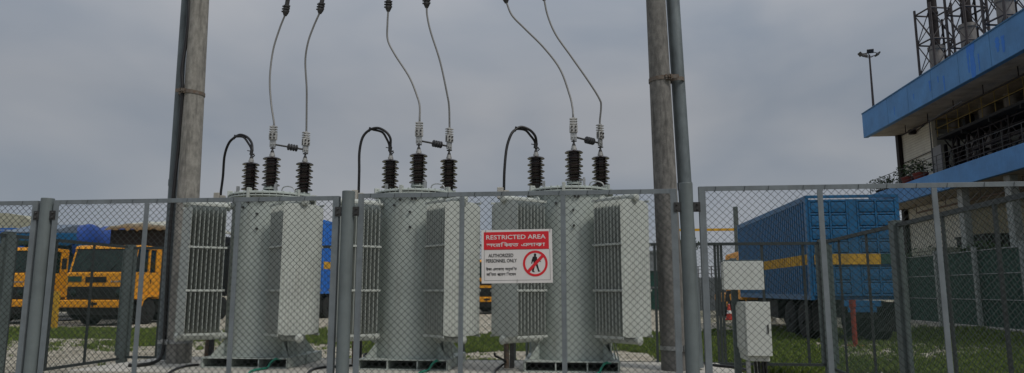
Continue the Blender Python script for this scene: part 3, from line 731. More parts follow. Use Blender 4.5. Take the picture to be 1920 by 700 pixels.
for i, nm in enumerate(tn):
    x = TX[i]+.39; y = TY-.5
    m = MB(); P = [(0,.03,.10),(-.02,-.012,.105),(-.06,-.035,.07),(-.085,-.05,.02),(-.10,-.10,.012),(-.12,-.36,.012),(-.12,-.40,-.06),(-.12,-.41,-.4)]
    m.tube(catmull(P, 6), .012, 10); m.box(-.05, .03, -.002, .022, .094, .104)
    o = m.build('earth_cable', M['hose'], None, smooth=60, loc=(x, y, PZ)); tag(o, f'green sheathed earth cable hanging off the skid of the {nm} transformer', 'earth cable', 'green earth cables')

# ------------------------------------------------------------------ electrical boxes
T = thing('junction_box', 'flat pale electrical box, the upper of the two on the right', 'electrical box', tuple(at(1395, 543, 6.95)))
l = at(1358, 516, 6.95); r = at(1432, 516, 6.95); w = r.x-l.x; h = at(1395,491,6.95).z-at(1395,543,6.95).z
m = MB(); m.box(-w/2, w/2, 0, .12, 0, h); m.build('body', M['box'], T, bevel=.005)
m = MB(); m.box(-w/2-.004, w/2+.004, -.013, -.001, -.004, h+.004); m.build('door', M['box'], T, bevel=.004)
c = thing('cabinet', 'deep pale electrical cabinet on legs, the lower of the two on the right', 'electrical box', (at(1424, 668, 6.8).x, 6.8, 0))
l = at(1402, 610, 6.8); r = at(1447, 610, 6.8); w = r.x-l.x; zb = at(1424,668,6.8).z; zt = at(1424,567,6.8).z
m = MB(); m.box(-w/2, w/2, .0, .46, zb, zt); m.box(-w/2+.01, w/2-.01, .02, .44, zb-.05, zb-.001); m.build('body', M['box'], c, bevel=.004)
m = MB(); m.box(-w/2+.0, w/2+.006, -.022, -.002, zb+.002, zt+.004); d_ = m.build('door', M['box'], c, bevel=.003)
m = MB(); m.box(w/2-.03, w/2-.018, -.03, -.0225, (zb+zt)/2-.04, (zb+zt)/2+.04); m.build('handle', M['darksteel'], d_)
m = MB(); m.box(-w/2-.012, -w/2-.001, .03, .43, zb+.05, zt-.03); m.build('side_cover', M['box'], c, bevel=.002)
for (x, y) in ((-w/2+.01, .03), (-w/2+.01, .42), (w/2-.05, .42)):
    m = MB(); m.box(x-.018, x+.018, y-.018, y+.018, -.1, zb-.052); m.build('leg', M['steel'], c)
for k, x in enumerate((.0, .035, .07, .10)):
    m = MB(); m.tube(catmull([(x,.2,zb-.03),(x+.01,.2,zb-.2),(x+.03*k,.15,.15),(x+.05*k,.0,.0)], 6), .014, 8); m.build('cable', M['rubber'], c, smooth=60)
px_ = at(1379.5, 600, 7.2).x
s = thing('box_stand', 'dark steel stand with crossbar holding the upper electrical box', 'stand', (px_, 7.2, 0))
m = MB(); m.box(-.03, .03, -.03, .03, -.1, 1.62); m.box(-.12, .28, -.055, -.031, 1.42, 1.46); m.box(-.12, .28, -.055, -.031, 1.56, 1.60); m.box(-.12,.28,-.13,-.056,1.43,1.45); m.build('upright', M['rearpost'], s, bevel=.003)
# ------------------------------------------------------------------ vehicles
def wheel(P, x, y, r, w, mt_rim):
    m = MB(); Mx = Matrix.Translation((x, y, r)) @ Matrix.Rotation(PI/2, 4, 'Y')
    m.lathe([(r*.55,-w/2),(r*.9,-w/2),(r,-w/2+.04),(r,w/2-.04),(r*.9,w/2),(r*.55,w/2)], 28, M=Mx)
    t = m.build('wheel', M['tyre'], P, smooth=40)
    m = MB(); s = 1 if x > 0 else -1
    m.lathe([(r*.56,s*(w/2-.05)),(r*.52,s*(w/2+.0)),(r*.45,s*(w/2-.06)),(r*.2,s*(w/2-.03)),(r*.18,s*(w/2+.04)),(.01,s*(w/2+.05))], 20, M=Mx); m.build('rim', mt_rim, t, smooth=35)
def yellow_cab(T, W=2.3, plate=True):
    h = W/2
    m = MB()
    # lower cab with front panel
    m.prism([(0,.98),(0,1.93),(.10,1.98),(1.95,1.98),(1.95,.98),(1.75,.98),(1.62,1.12),(.86,1.12),(.62,.98)], -h, h, 'x')
    # pillars and roof
    for s in (-1, 1):
        x0, x1 = (s*h, s*(h-.07)) if s < 0 else (s*(h-.07), s*h)
        m.prism([(.10,1.985),(.34,2.85),(.44,2.85),(.22,1.985)], x0, x1, 'x')
        m.prism([(1.08,1.985),(1.08,2.85),(1.18,2.85),(1.18,1.985)], x0+.002, x1-.002, 'x')
        m.prism([(1.55,1.985),(1.55,2.85),(1.95,2.85),(1.95,1.985)], x0+.001, x1-.001, 'x')
        # flared wheel arch
        m.prism([(.05,1.0),(.30,1.06),(.55,1.10),(1.95,1.12),(2.0,1.02),(1.85,.74),(1.72,.74),(1.62,.98),(1.25,1.02),(.86,.98),(.68,.66),(.45,.60),(.2,.66)], s*(h+.001) if s > 0 else s*(h+.07), s*(h+.07) if s > 0 else s*(h+.001), 'x') if False else None
        m.prism([(.62,1.14),(1.95,1.14),(1.95,1.05),(1.72,1.03),(1.45,1.06),(1.05,1.04),(.84,.92),(.70,.62),(.52,.62),(.52,.95)], *( (h+.002, h+.075) if s > 0 else (-h-.075, -h-.002)), 'x')
    m.prism([(.30,2.852),(.36,2.95),(.55,3.00),(1.88,2.98),(1.97,2.91),(1.97,2.852)], -h, h, 'x')
    m.box(-h+.08, h-.08, 1.90, 1.948, 1.985, 2.85)
    cab = m.build('cab', M['yellow'], T, bevel=.018)
    m = MB(); m.prism([(.115,1.99),(.355,2.845),(.365,2.845),(.125,1.99)], -h+.075, h-.075, 'x'); ws = m.build('windshield', M['glass'], T)
    m = MB(); m.prism([(.108,1.99),(.118,2.03),(.128,2.03),(.118,1.99)], -h+.08, h-.08, 'x'); m.bar((-.5,.10,2.02), (-.1,.25,2.45), .015); m.bar((.35,.10,2.02), (.7,.24,2.42), .015); m.build('wiper', M['black'], ws)
    for s in (-1, 1):
        x = s*(h-.045); m = MB(); m.prism([(.24,1.99),(.45,2.845),(1.07,2.845),(1.07,1.99)], x-.004, x+.004, 'x'); m.prism([(1.19,1.99),(1.19,2.845),(1.54,2.845),(1.54,1.99)], x-.003, x+.003, 'x'); m.build('side_window', M['glass'], T)
        m = MB(); x = s*(h+.012); m.box(min(x,s*h)+.001*s, max(x,s*h)+.001*s, 1.22, 1.27, 1.55, 1.72); d = m.build('door_handle', M['black'], cab)
        m = MB()
        for yy in (.22, 1.14): m.box(*sorted((s*(h+.001), s*(h+.004))), yy, yy+.012, 1.14, 1.98)
        m.build('door_seam', M['black'], cab)
    m = MB(); m.box(-h+.1, h-.1, -.03, -.002, .985, 1.44)                        # black band with round lamps
    for k in range(5): m.box(-h*.5, h*.5, -.045, -.031, 1.02+k*.08, 1.05+k*.08)
    band_ = m.build('grille', M['black'], T, bevel=.01)
    for s in (-1, 1):
        m = MB(); m.lathe([(.13,0),(.13,.03),(.10,.045),(.02,.05)], 20, M=Matrix.Translation((s*h*.72,-.03,1.21)) @ Matrix.Rotation(PI/2,4,'X')); m.build('headlight', M['glass'], T, smooth=40)
        m = MB(); m.tube([(s*(h+.02),.25,2.55),(s*(h+.22),.12,2.5),(s*(h+.22),.12,2.1)], .014, 8); m.box(s*(h+.22)-.09, s*(h+.22)+.09, .08, .11, 2.08, 2.48); m.build('mirror', M['black'], T)
    m = MB(); m.box(-h*.38, h*.28, -.022, -.002, 1.60, 1.80)
    for k in range(4): m.box(-h*.38+.02, h*.28-.02, -.03, -.0225, 1.62+k*.045, 1.64+k*.045)
    m.build('air_vent', M['black'], cab, bevel=.006)
    if plate:
        m = MB(); m.box(-h+.08, -h+.62, -.018, -.002, 1.62, 1.82); m.build('number_plate', M['green'], T)
    m = MB()
    for k in range(6): m.box(h*.42+k*.07, h*.42+k*.07+.045, -.012, -.002, 1.60, 1.66)
    m.build('badge', M['steel'], T)
    m = MB(); m.prism([(-.12,.68),(-.14,.72),(-.14,.93),(-.10,.96),(.06,.96),(.06,.68)], -h-.08, h+.02, 'x'); b = m.build('bumper', M['yellow'], T, bevel=.02)
    m = MB(); m.box(-.16, .16, -.155, -.141, .78, .86); m.box(-.02,.02,-.19,-.156,.72,.9); m.build('tow_bracket', M['black'], b)
    m = MB(); m.box(-.42, .42, .1, 7.6, .60, .90); m.box(-h+.1, h-.1, .05, .5, .45, .95); m.box(-h+.15,h-.15,2.4,4.6,.42,.95); m.box(-h+.3,h-.3,.55,1.9,.26,.60); m.box(-h+.2,h-.2,.0,.1,.42,.70)  # low boxes under the cab are added to fill in the dark shade there
    m.build('chassis', M['under'], T)
    for s in (-1, 1):
        wheel(T, s*(h-.20), 1.22, .53, .36, M['under'])
        for yy in (5.4, 6.7): wheel(T, s*(h-.24), yy, .51, .5, M['under'])
def truck(x, y, label, group='yellow trucks parked beyond the fence', W=2.3):
    T = thing('dump_truck', label, 'truck', (x, y, 0), 0, group); yellow_cab(T, W); return T
# first truck: canopy body
TyA = 24.0
xa, xb = at(121,560,TyA).x, at(240,560,TyA).x
A_ = truck((xa+xb)/2, TyA, 'yellow truck with a dark body under a pale canvas roof, by the left pole', W=xb-xa)
bx0, bx1 = at(206,420,TyA+2.2).x-(xa+xb)/2, at(318,420,TyA+2.2).x-(xa+xb)/2
m = MB(); 
m.box(bx0, bx1, 2.3, 7.9, 1.05, 1.2); m.box(bx0, bx0+.06, 2.3, 7.9, 1.201, 3.78); m.box(bx1-.06, bx1, 2.3, 7.9, 1.201, 3.78); m.box(bx0+.061, bx1-.061, 2.3, 2.36, 1.201, 3.76)
for k in range(7): m.box(bx1+.001, bx1+.06, 2.35+k*.9, 2.45+k*.9, 1.1, 3.5)
bd = m.build('cargo_body', M['black'], A_)
m = MB(); n = 20; vs = []; fs = []
random.seed(3)
prof = []
for j in range(n+1):
    u = j/n; x = bx0-.1+(bx1-bx0+.2)*u; z = 3.92+.24*math.sin(PI*min(1,max(0,u)))**.5+.02*math.sin(u*23); prof.append((x, z))
for y in (2.05, 3.5, 5.0, 6.5, 8.0):
    for (x, z) in prof: vs.append((x, y, z-(0.14 if y == 2.05 else 0)+.05*math.sin(y*2)))
for (x, z) in prof: vs.append((x, 2.06, 3.80-random.uniform(0, .14)))
fs = [(r*(n+1)+j, r*(n+1)+j+1, (r+1)*(n+1)+j+1, (r+1)*(n+1)+j) for r in range(4) for j in range(n)]+[(5*(n+1)+j, 5*(n+1)+j+1, j+1, j) for j in range(n)]
m.add(vs, fs); o = m.build('canvas_roof', M['canvas'], A_, smooth=50); s_ = o.modifiers.new('thickness', 'SOLIDIFY'); s_.thickness = .03
m = MB()
for x in (bx0+.03, (bx0+bx1)/2, bx1-.03): m.bar((x,2.33,3.3), (x,2.33,3.85), .05)
m.bar((bx0,2.33,3.62), (bx1,2.33,3.62), .05)
m.box(bx1-.1, bx1+.01, 2.25, 2.29, 3.05, 3.55); m.build('roof_hoop', M['grey'], A_)
# second truck: blue tipper body
xr = at(52, 560, TyA+.8).x
B_ = truck(xr-1.13, TyA+.8, 'yellow truck with a blue tarpaulined body, behind the leftmost round post', W=2.26)
x0 = xr-1.13; c0 = at(24,430,TyA+2.4).x-x0; c1 = at(141,430,TyA+3.2).x-x0
m = MB(); m.box(c0, c1, 2.5, 8.2, 1.1, 1.3); m.box(c0, c0+.05, 2.5, 8.2, 1.301, 3.3); m.box(c1-.05, c1, 2.5, 8.2, 1.301, 3.3); m.box(c0+.051, c1-.051, 2.5, 2.56, 1.301, 3.3)
for k in range(7): m.box(c1+.001, c1+.07, 2.6+k*.9, 2.72+k*.9, 1.1, 3.3)
m.prism([(1.0,3.30),(1.0,3.60),(2.5,3.72),(2.56,3.3),(2.0,3.14),(1.2,3.14)], c0-.02, c1+.02, 'x')
m.build('cargo_body', M['blue'], B_, bevel=.02)
m = MB(); m.box(c0, c1, .98, 2.5, 3.61, 3.62) if False else None
m.prism([(.98,3.603),(.98,3.66),(2.6,4.10),(2.6,3.725)], c0+.02, c1-.05, 'x'); m.build('cab_guard', M['tarptop'], B_, bevel=.03)
# heaped tarp
vs = []; fs = []; nx, ny = 16, 26
for j in range(ny+1):
    y = 2.3+6.0*j/ny
    for i in range(nx+1):
        u = i/nx; x = c0-.03+(c1-c0+.06)*u; e = min(u, 1-u)
        z = 3.30+min(1, e*7)**.5*1.0*(.85+.3*noise.noise(Vector((x*1.2, y*1.2, 3))))*(min(1, (j+1.2)/4)**.6)+.05*noise.noise(Vector((x*5, y*5, 1)))
        if i in (0, nx): z = 2.75+.15*noise.noise(Vector((y*2, 0, 4))); x += (.05 if i else -.05)
        vs.append((x, y, z))
fs = [(j*(nx+1)+i, j*(nx+1)+i+1, (j+1)*(nx+1)+i+1, (j+1)*(nx+1)+i) for j in range(ny) for i in range(nx)]
m = MB(); m.add(vs, fs); o = m.build('tarpaulin', M['tarp'], B_, smooth=60); s_ = o.modifiers.new('thickness', 'SOLIDIFY'); s_.thickness = .02
# yellow truck far behind, seen between middle and right transformers
Yd = 38.0; xd = at(917, 560, Yd).x
D_ = truck(xd-.1, Yd, 'distant yellow truck in the gap between the middle and right transformers')
m = MB(); m.box(-1.2, 1.2, 2.3, 7.8, 1.0, 1.2); m.box(-1.2, 1.2, 2.3, 7.8, 1.201, 2.7); m.build('cargo_body', M['blue'], D_, bevel=.02)

def cargo_truck(x, y, W, Lb, H, zb, label, rear=True, cab_far=True, mt=None, stripe=True, group='blue cargo trucks'):
    """big box truck; origin under the near end; body runs along +y"""
    mt = mt or M['blue']; h = W/2; T = thing('cargo_truck', label, 'truck', (x, y, 0), 0, group)
    m = MB()
    zt = zb+H; st0 = zb+H*.335; st1 = zb+H*.435
    for s in (-1, 1):
        n = int(Lb/.20)
        vs = []; fs = []
        pts = []
        for k in range(n):
            y0 = .12+k*(Lb-.24)/n; dy = (Lb-.24)/n
            pts += [(y0, 0), (y0+dy*.38, 0), (y0+dy*.5, -.06), (y0+dy*.88, -.06)]
        pts.append((Lb-.12, 0))
        zz = [zb+.14, st0, st1, zt-.14] if stripe else [zb+.14, zt-.14]
        for z in zz:
            for (yy, dx) in pts: vs.append((s*(h-.004+dx), yy, z))
        N_ = len(pts); b0 = len(m.v)
        for q in range(len(zz)-1):
            m.mi = 1 if (stripe and q == 1) else 0
            ff = [(q*N_+k, q*N_+k+1, (q+1)*N_+k+1, (q+1)*N_+k) for k in range(N_-1)]
            for f in ff: m.f.append(tuple(b0+i for i in f)); m.m.append(m.mi)
        m.v += vs; m.mi = 0
        m.box(*sorted((s*(h-.07), s*h)), 0, Lb, zt-.14, zt); m.box(*sorted((s*(h-.07), s*h)), 0, Lb, zb, zb+.14)
        m.box(*sorted((s*(h-.08), s*(h+.003))), -.002, .12, zb-.002, zt+.002); m.box(*sorted((s*(h-.08), s*(h+.003))), Lb-.12, Lb+.002, zb-.002, zt+.002)
    m.box(-h+.071, h-.071, .05, Lb-.05, zb+.01, zb+.1)
    m.box(-h+.075, h-.075, Lb-.1, Lb-.04, zb+.101, zt-.1)
    o = m.build('cargo_body', [mt, M['stripe']], T)
    # near end: ribbed double gate (pressed panels between frames), open gap over it
    g = MB(); zt2 = zt-.10
    g.box(-h+.081, h-.081, .03, .07, zb+.10, zt2); gd = None
    cols = [-h+.09, -h*.48, -.13, .13, h*.50, h-.09]
    rows = 7; rz = [zb+.12+(zt2-zb-.16)*k/rows for k in range(rows+1)]
    for cx_ in cols: g.box(cx_-.025, cx_+.025, -.02, .029, zb+.11, zt2)
    g.box(-.10, .10, -.012, .028, zb+.11, zt2)
    for z in rz: g.box(-h+.095, h-.095, -.010, .0285, z-.022, z+.022)
    for a, b in ((0,1),(1,2),(3,4),(4,5)):
        for k in range(rows):
            za, zc_ = rz[k]+.022, rz[k+1]-.022; x0_, x1_ = cols[a]+.035, cols[b]-.035; zm = (za+zc_)/2-.02
            g.prism([(.03,za),(-.012,za+.03),(-.020,zm),(-.012,zc_-.03),(.03,zc_)][::-1], x0_, x1_, 'x')
    gd = g.build('tailgate', mt, T, bevel=.006)
    if stripe:
        g = MB(); g.box(-h+.13, h-.55, -.0445, -.036, st0, st1); g.build('stripe_band', M['stripe'], gd)
        g = MB(); g.box(h-.54, h-.12, -.0445, -.036, st0+.01, st1); g.build('green_panel', M['green'], gd)
    g = MB(); g.bar((-h,.03,zt-.03), (h,.03,zt-.03), .07); g.build('top_bar', mt, T)
    g = MB(); g.box(-h*.35, h*.45, -.06, .02, zb-.16, zb-.004); g.box(-h*.25, h*.35, -.05, .0, zb-.30, zb-.165)
    for s in (-1, 1): g.lathe([(.05,0),(.05,.03),(.01,.04)], 12, M=Matrix.Translation((s*h*.8,-.02,zb+.06)) @ Matrix.Rotation(PI/2,4,'X'))
    g.build('rear_bumper', mt, T, bevel=.01)
    u = MB(); u.box(-.45, .45, .1, Lb+2.2, .62, zb-.01); u.box(-h+.1, -.5, 3.6, 5.2, .5, zb-.05); u.box(.5, h-.1, 3.6, 5.4, .5, zb-.05); u.build('chassis', M['under'], T)
    for s in (-1, 1):
        for yy in (1.1, 2.4): wheel(T, s*(h-.36), yy, .52, .52, M['under'])
        wheel(T, s*(h-.22), Lb+1.2, .52, .3, M['under'])
        g = MB(); g.box(*sorted((s*(h-.62), s*(h-.12))), .35, .37, .28, zb-.05); g.build('mudflap', M['black'], T)
    g = MB(); g.box(-h+.1, h-.1, Lb+.3, Lb+2.1, .95, 1.95); g.box(-h+.16, h-.16, Lb+.35, Lb+1.9, 1.951, 2.8); g.build('cab', M['yellow'], T, bevel=.06)
    return T
xl, xr2 = at(1516, 480, 18.4).x, at(1693, 480, 18.4).x
zt_ = at(1600, 366, 18.4).z; zb_ = at(1600, 563, 18.4).z
cargo_truck((xl+xr2)/2, 18.4, xr2-xl, 8.3, zt_-zb_, zb_, 'big blue cargo truck with ribbed tailgate and yellow stripe, right of the electrical boxes')
xC = at(606.5, 500, 31).x; ztC = at(606, 413, 31).z; zbC = at(606, 551, 31).z
cargo_truck(xC-1.25, 30.9, 2.5, 8.5, ztC-zbC, zbC, 'bright blue and yellow cargo truck seen right of the left transformer', mt=M['bluebright'])
xF = at(27, 450, 28.5).x
cargo_truck(xF-1.25, 28.5, 2.5, 7.5, at(10,428,28.5).z-1.1, 1.1, 'light blue cargo truck at the far left edge behind the yellow cabs', mt=M['bluebright'], stripe=False)
# yellow excavator-like cab just showing left of the blue truck
xe = at(1380, 480, 34).x
T = thing('loader', 'yellow loader whose rounded cab roof shows left of the big blue truck', 'loader', (xe+1.0, 34, 0))
m = MB(); m.prism([(0,1.2),(-.1,2.4),(.15,2.95),(.6,3.1),(2.2,3.1),(2.4,1.2)], -1.1, 1.1, 'x'); m.box(-1.3,1.3,.2,4.5,.7,1.19); m.build('cab', M['yellow'], T, bevel=.12)
m = MB(); m.prism([(-.08,1.5),(-.13,2.35),(.10,2.85),(.14,2.85),(-.09,2.35),(-.04,1.5)], -.95, .95, 'x'); m.box(-1.12,-1.101,.3,1.9,1.6,2.8); m.build('window', M['glass'], T)
for s in (-1, 1):
    for yy in (.9, 3.6): wheel(T, s*1.1, yy, .65, .45, M['yellow'])

# ------------------------------------------------------------------ small things in the yard
h0 = gz(1368, 600)
T = thing('traffic_cone', 'small red traffic cone on the pale ground behind the electrical boxes', 'traffic cone', tuple(Vector((h0.x, h0.y, 0))))
m = MB(); m.box(-.2,.2,-.2,.2,0,.04); m.lathe([(.16,.041),(.10,.3),(.045,.68),(.03,.70)], 20); m.build('cone', M['red'], T, smooth=40)
m = MB(); m.lathe([(.112,.28),(.083,.42)], 20); m.lathe([(.052,.62),(.033,.705)], 20); m.build('white_band', M['white'], T, smooth=40)
q = gz(1604, 650); T = thing('red_stand', 'red oxide steel prop standing behind the blue truck', 'prop', (q.x, q.y, 0))
m = MB(); m.box(-.18,.18,-.18,.18,0,.03); m.tube([(0,0,.03),(0,0,.9)], .055, 12); m.tube([(0,0,.9),(0,0,1.08)], .075, 12); m.build('shaft', M['redrust'], T, smooth=40)
q = gz(97, 617); T = thing('yellow_bollard', 'chipped yellow post standing in front of the yellow cabs by the round post', 'bollard', (q.x+.05, q.y, 0))
m = MB(); m.box(-.11,.11,-.06,.06,-.1,1.28); m.build('post', M['stripe'], T, bevel=.01)
# barrier frame: orange bar and dark post
Yb = 30.0; a = at(1384, 500, Yb); zt1 = at(1384, 388, Yb).z; zb1 = at(1340, 431, Yb).z; x2 = at(1272, 500, Yb).x
T = thing('height_barrier', 'thin orange bar carried by a dark post, left of the big blue truck', 'height barrier', (a.x, Yb, 0))
m = MB(); m.box(-.09,.09,-.06,.06,-.1,zt1); m.build('post', M['rearpost'], T)
m = MB(); m.box(x2-a.x-.05,x2-a.x+.05,-.05,.05,-.1,zb1+.05); m.build('post', M['rearpost'], T)
m = MB(); m.box(x2-a.x+.051,-.091,-.04,.04,zb1-.05,zb1+.05); m.build('crossbar', M['stripe'], T)
# white block / rocks under the truck
for (px, py, w, h_, lab) in ((1455,600,.45,.22,'pale stone block lying under the big blue truck, left of its wheels'), (1515,615,.4,.4,'pale stone block lying by the rear wheel of the big blue truck')):
    q = gz(px, py+6); m = MB(); stone(m, 0, 0, 0, w*.6); o = m.build('stone_block', M['stone'], None, loc=(q.x, q.y, 0)); o.scale = (1, 1, h_/w*2.2); tag(o, lab, 'stone')

# far yard: grey wall, small green-doored building, tree, shed
Yw = 47.0
xw0, xw1 = at(1236, 550, Yw).x, at(1420, 550, Yw).x; zw = at(1330, 521, Yw).z
T = thing('boundary_wall', 'low grey corrugated boundary wall far behind, seen right of the round post', 'wall', (xw0, Yw, 0))
m = MB(); n = 60; pts = []
for k in range(n): x = (xw1-xw0)*k/n; dx = (xw1-xw0)/n; pts += [(x,0),(x+dx*.5,0),(x+dx*.5,-.05),(x+dx,-.05)]
vs = [(x,y,z) for z in (0,zw) for (x,y) in pts]; N_ = len(pts); m.add(vs, [(k,k+1,N_+k+1,N_+k) for k in range(N_-1)]); m.box(0,xw1-xw0,.01,.12,0,zw+.02); m.build('sheeting', M['grey'], T)
m = MB()
for k in range(9): m.box(k*.85,k*.85+.05,.02,.07,zw+.021,zw+.75)
for z in (.25,.5,.72): m.box(0,6.9,.03,.05,zw+z,zw+z+.03)
m.build('top_fence', M['lattice'], T)
xg0, xg1 = at(1150, 540, 49).x, at(1240, 540, 49).x; zg = at(1224, 474, 49).z; zg2 = at(1224, 505, 49).z
T = thing('site_building', 'small flat-roofed building with dark green lower wall, behind the right concrete pole', 'building', (xg0, 49, 0))
m = MB(); m.box(0, xg1-xg0, 0, 4, zg2, zg); m.box(-.1, xg1-xg0+.1, -.1, 4.1, zg+.001, zg+.12); m.build('upper_wall', M['grey'], T)
m = MB(); m.box(.02, xg1-xg0-.02, .05, 3.9, 0, zg2-.001); w_ = m.build('lower_wall', M['green'], T)
m = MB(); x = xg1-xg0-.9; m.box(x-.04,x+.04,-.0,.049,0,zg2); m.box(0,xg1-xg0,0,.049,1.45,1.55); m.box(0,xg1-xg0,-.02,.049,zg2-.12,zg2-.002); m.build('frame', M['grey'], w_)
Ys = 56.0; xs1 = at(66, 420, Ys).x; zs = at(40, 398, Ys).z; T = thing('warehouse', 'large pale curved-roof warehouse far behind the trucks at the left edge', 'building', (xs1-22, Ys, 0))
m = MB(); pts = [(0,0),(22,0),(22,zs-1.2)]+[(22-22*k/12, zs-1.2+1.2*math.sin(PI*(.25+.75*k/12)) if k else zs-.35) for k in range(13)]+[(0,zs-1.2)]
m.prism([(0,0),(22,0),(22,zs-1.0),(20.8,zs-.35),(19.2,zs-.08),(17,zs),(9,zs+.6),(0,zs+.8)], 0, 3, 'y'); m.build('shell', M['beige'], T)
m = MB()
for k in range(26): m.box(.4+k*.84,.46+k*.84,-.03,-.001,0,zs-1.1)
m.box(0,22,-.04,-.001,3.9,4.1); m.build('cladding_rib', M['grey'], T)

def foliage(mb, c, rx, rz, n, s):
    for _ in range(n):
        a = random.uniform(0, 2*PI); b = math.acos(random.uniform(-1, 1)); r = random.random()**.5
        p = Vector((c[0]+rx*r*math.sin(b)*math.cos(a), c[1]+rx*r*math.sin(b)*math.sin(a), c[2]+rz*r*math.cos(b)))
        if noise.noise(p*1.7/s*.25) < -.12: continue
        t = Vector((random.gauss(0,1), random.gauss(0,1), random.gauss(0,.7))).normalized(); q = t.cross(Vector((random.gauss(0,1), random.gauss(0,1), 1))).normalized()
        w = s*random.uniform(.6, 1.2); mb.add([p-t*w, p+q*w*.35, p+t*w, p-q*w*.35], [(0,1,2,3)])
Yt = 44.0; c = at(1276, 460, Yt)
T = thing('tree', 'small dark bushy tree showing between the right concrete pole and the round post', 'tree', (c.x, Yt, 0))
m = MB(); m.tube([(0,0,-.1),(.05,0,1.5),(-.02,0,2.6),(.1,.1,c.z)], [.13,.10,.08,.03], 8)
for k in range(5): a = k*1.3; m.tube([(0,0,2.3+k*.15),(.7*math.cos(a),.7*math.sin(a),3.2+k*.15)], [.05,.015], 6)
m.build('trunk', M['bark'], T); m = MB(); foliage(m, (0,0,c.z), 1.22, .62, 1500, .10); m.build('crown', M['leaf'], T)

# ------------------------------------------------------------------ power building on the right
XF = 15.9; XW = 17.7; Y1 = atx(1617, 230, XF).y; Y0 = 9.0
zft = (atx(1617, 210, XF).z+atx(1800, 96, XF).z)/2; zfb = (atx(1621, 256, XF).z+atx(1880, 118, XF).z)/2
zbt = (atx(1745, 329, XF).z+atx(1888, 276, XF).z)/2; zbb = (atx(1800, 350, XF).z+atx(1888, 321, XF).z)/2
XB = XF+14
Bd = thing('power_building', 'beige industrial building with blue fascias and open galleries on the right', 'building', (XF, Y0, 0))
LB = Y1-Y0; P2 = lambda p: (p[0]-XF, p[1]-Y0, p[2])
m = MB(); m.box(0, .25, 0, LB, zfb, zft); m.box(.2501, XB-XF, LB-.25, LB, zfb+.2, zft); m.box(.251, XB-XF, 0, LB-.251, zft-.3, zft-.15)
fas = m.build('roof_fascia', M['bfascia'], Bd, bevel=.02)
m = MB()
for k in range(1, 13): m.box(-.004, -.001, k*2.4, k*2.4+.025, zfb+.02, zft-.02)
m.box(-.03, -.001, 0, LB, zft-.07, zft-.01)
m.build('panel_seam', M['blue'], fas)
random.seed(12)
for (px, w, l) in ((1822,.30,1.0),(1814,.12,.8),(1872,.18,.4),(1883,.16,.45),(1738,.10,.35),(1754,.08,.2),(1765,.1,.45),(1706,.06,.2),(1668,.05,.3),(1834,.06,.5)):
    yy = atx(px, 100, XF).y-Y0; hh = (zft-zfb)*l; z1 = zft-.02 if l > .7 else zfb+(zft-zfb)*random.uniform(.35,.62)+hh*.3; z1 = min(z1, zft-.02)
    n = 10; L1 = []; L2 = []
    for k in range(n+1):
        z = z1-hh*k/n; ww = w*(.5+.5*random.random())*(1-.4*k/n); L1.append((yy-ww, z)); L2.append((yy+ww, z))
    m = MB(); m.prism(L1+L2[::-1], -.006, -.002, 'x'); m.build('paint_run', M['drip'], fas)
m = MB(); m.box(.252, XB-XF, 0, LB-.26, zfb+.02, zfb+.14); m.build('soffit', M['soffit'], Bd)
wy0 = 0; 
m = MB(); yA = atx(1752, 300, XW).y-Y0          # solid wall only at the far end, open bay towards the viewer
m.box(XW-XF, XW-XF+.2, yA, LB-.5, zbt, zfb+.015); m.box(XW-XF, XB-XF, LB-.7, LB-.5, 0, zfb+.01); m.box(XW-XF+2.7, XW-XF+2.9, 0, yA, zbt, zfb+.01)
m.box(XW-XF, XW-XF+.2, atx(1800, 400, XW).y-Y0, LB-.5, 0, zbb-.01); m.box(XW-XF+3.2, XW-XF+3.4, 0, atx(1800, 400, XW).y-Y0, 0, zbb-.01)
wl = m.build('wall', M['wall'], Bd)
m = MB()
for k in range(1, 26): m.box(XW-XF-.012, XW-XF-.001, yA, LB-.52, zbt+k*.14, zbt+k*.14+.012)
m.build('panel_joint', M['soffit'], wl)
m = MB(); yc = atx(1694, 300, XW-.12).y-Y0; m.box(XW-XF-.2, XW-XF-.001, LB-.62, LB-.30, 0, zfb+.01); m.build('corner_column', M['chimney'], Bd)
m = MB(); m.box(0, .2, 0, LB-.02, zbb, zbt); m.box(.201, XB-XF, .0, LB-.05, zbt-.25, zbt-.08); dk = m.build('gallery_deck', M['bfascia'], Bd, bevel=.015)
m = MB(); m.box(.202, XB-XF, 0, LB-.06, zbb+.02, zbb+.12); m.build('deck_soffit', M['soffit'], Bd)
# railing lower gallery
zr = (atx(1740, 298, XF+.1).z+atx(1887, 242, XF+.1).z)/2
m = MB(); n = int(LB/1.25)
for k in range(n+1): m.tube([(.1, k*LB/n*.995+.02, zbt), (.1, k*LB/n*.995+.02, zr)], .016, 6)
for f_ in (1, .72, .45, .2): z = zbt+(zr-zbt)*f_; m.tube([(.1,0,z),(.1,LB-.05,z)], .016 if f_ == 1 else .009, 6)
m.build('gallery_railing', M['handrail'], Bd)
# pipes below soffit
m = MB(); zz = zfb-.42
m.tube([(1.0, 2, zz), (1.0, LB-2.5, zz)], .045, 8)
for k in range(12): yk = 2+k*(LB-5)/11; m.tube([(1.0, yk, zz), (1.0, yk, zfb+.02)], .022, 6)
m.tube([(1.9, atx(1750,190,XF+1.9).y-Y0, zz-.1), (1.9, 4, zz-.1)], .05, 8); m.build('soffit_pipe', M['chimney'], Bd)
m = MB(); zz = zbb-.45; m.tube([(1.2, 2, zz), (1.2, LB-3, zz)], .05, 8)
for k in range(10): yk = 2+k*(LB-5)/9; m.tube([(1.2, yk, zz), (1.2, yk, zbb+.02)], .02, 6)
m.build('deck_pipe', M['rust'], Bd)
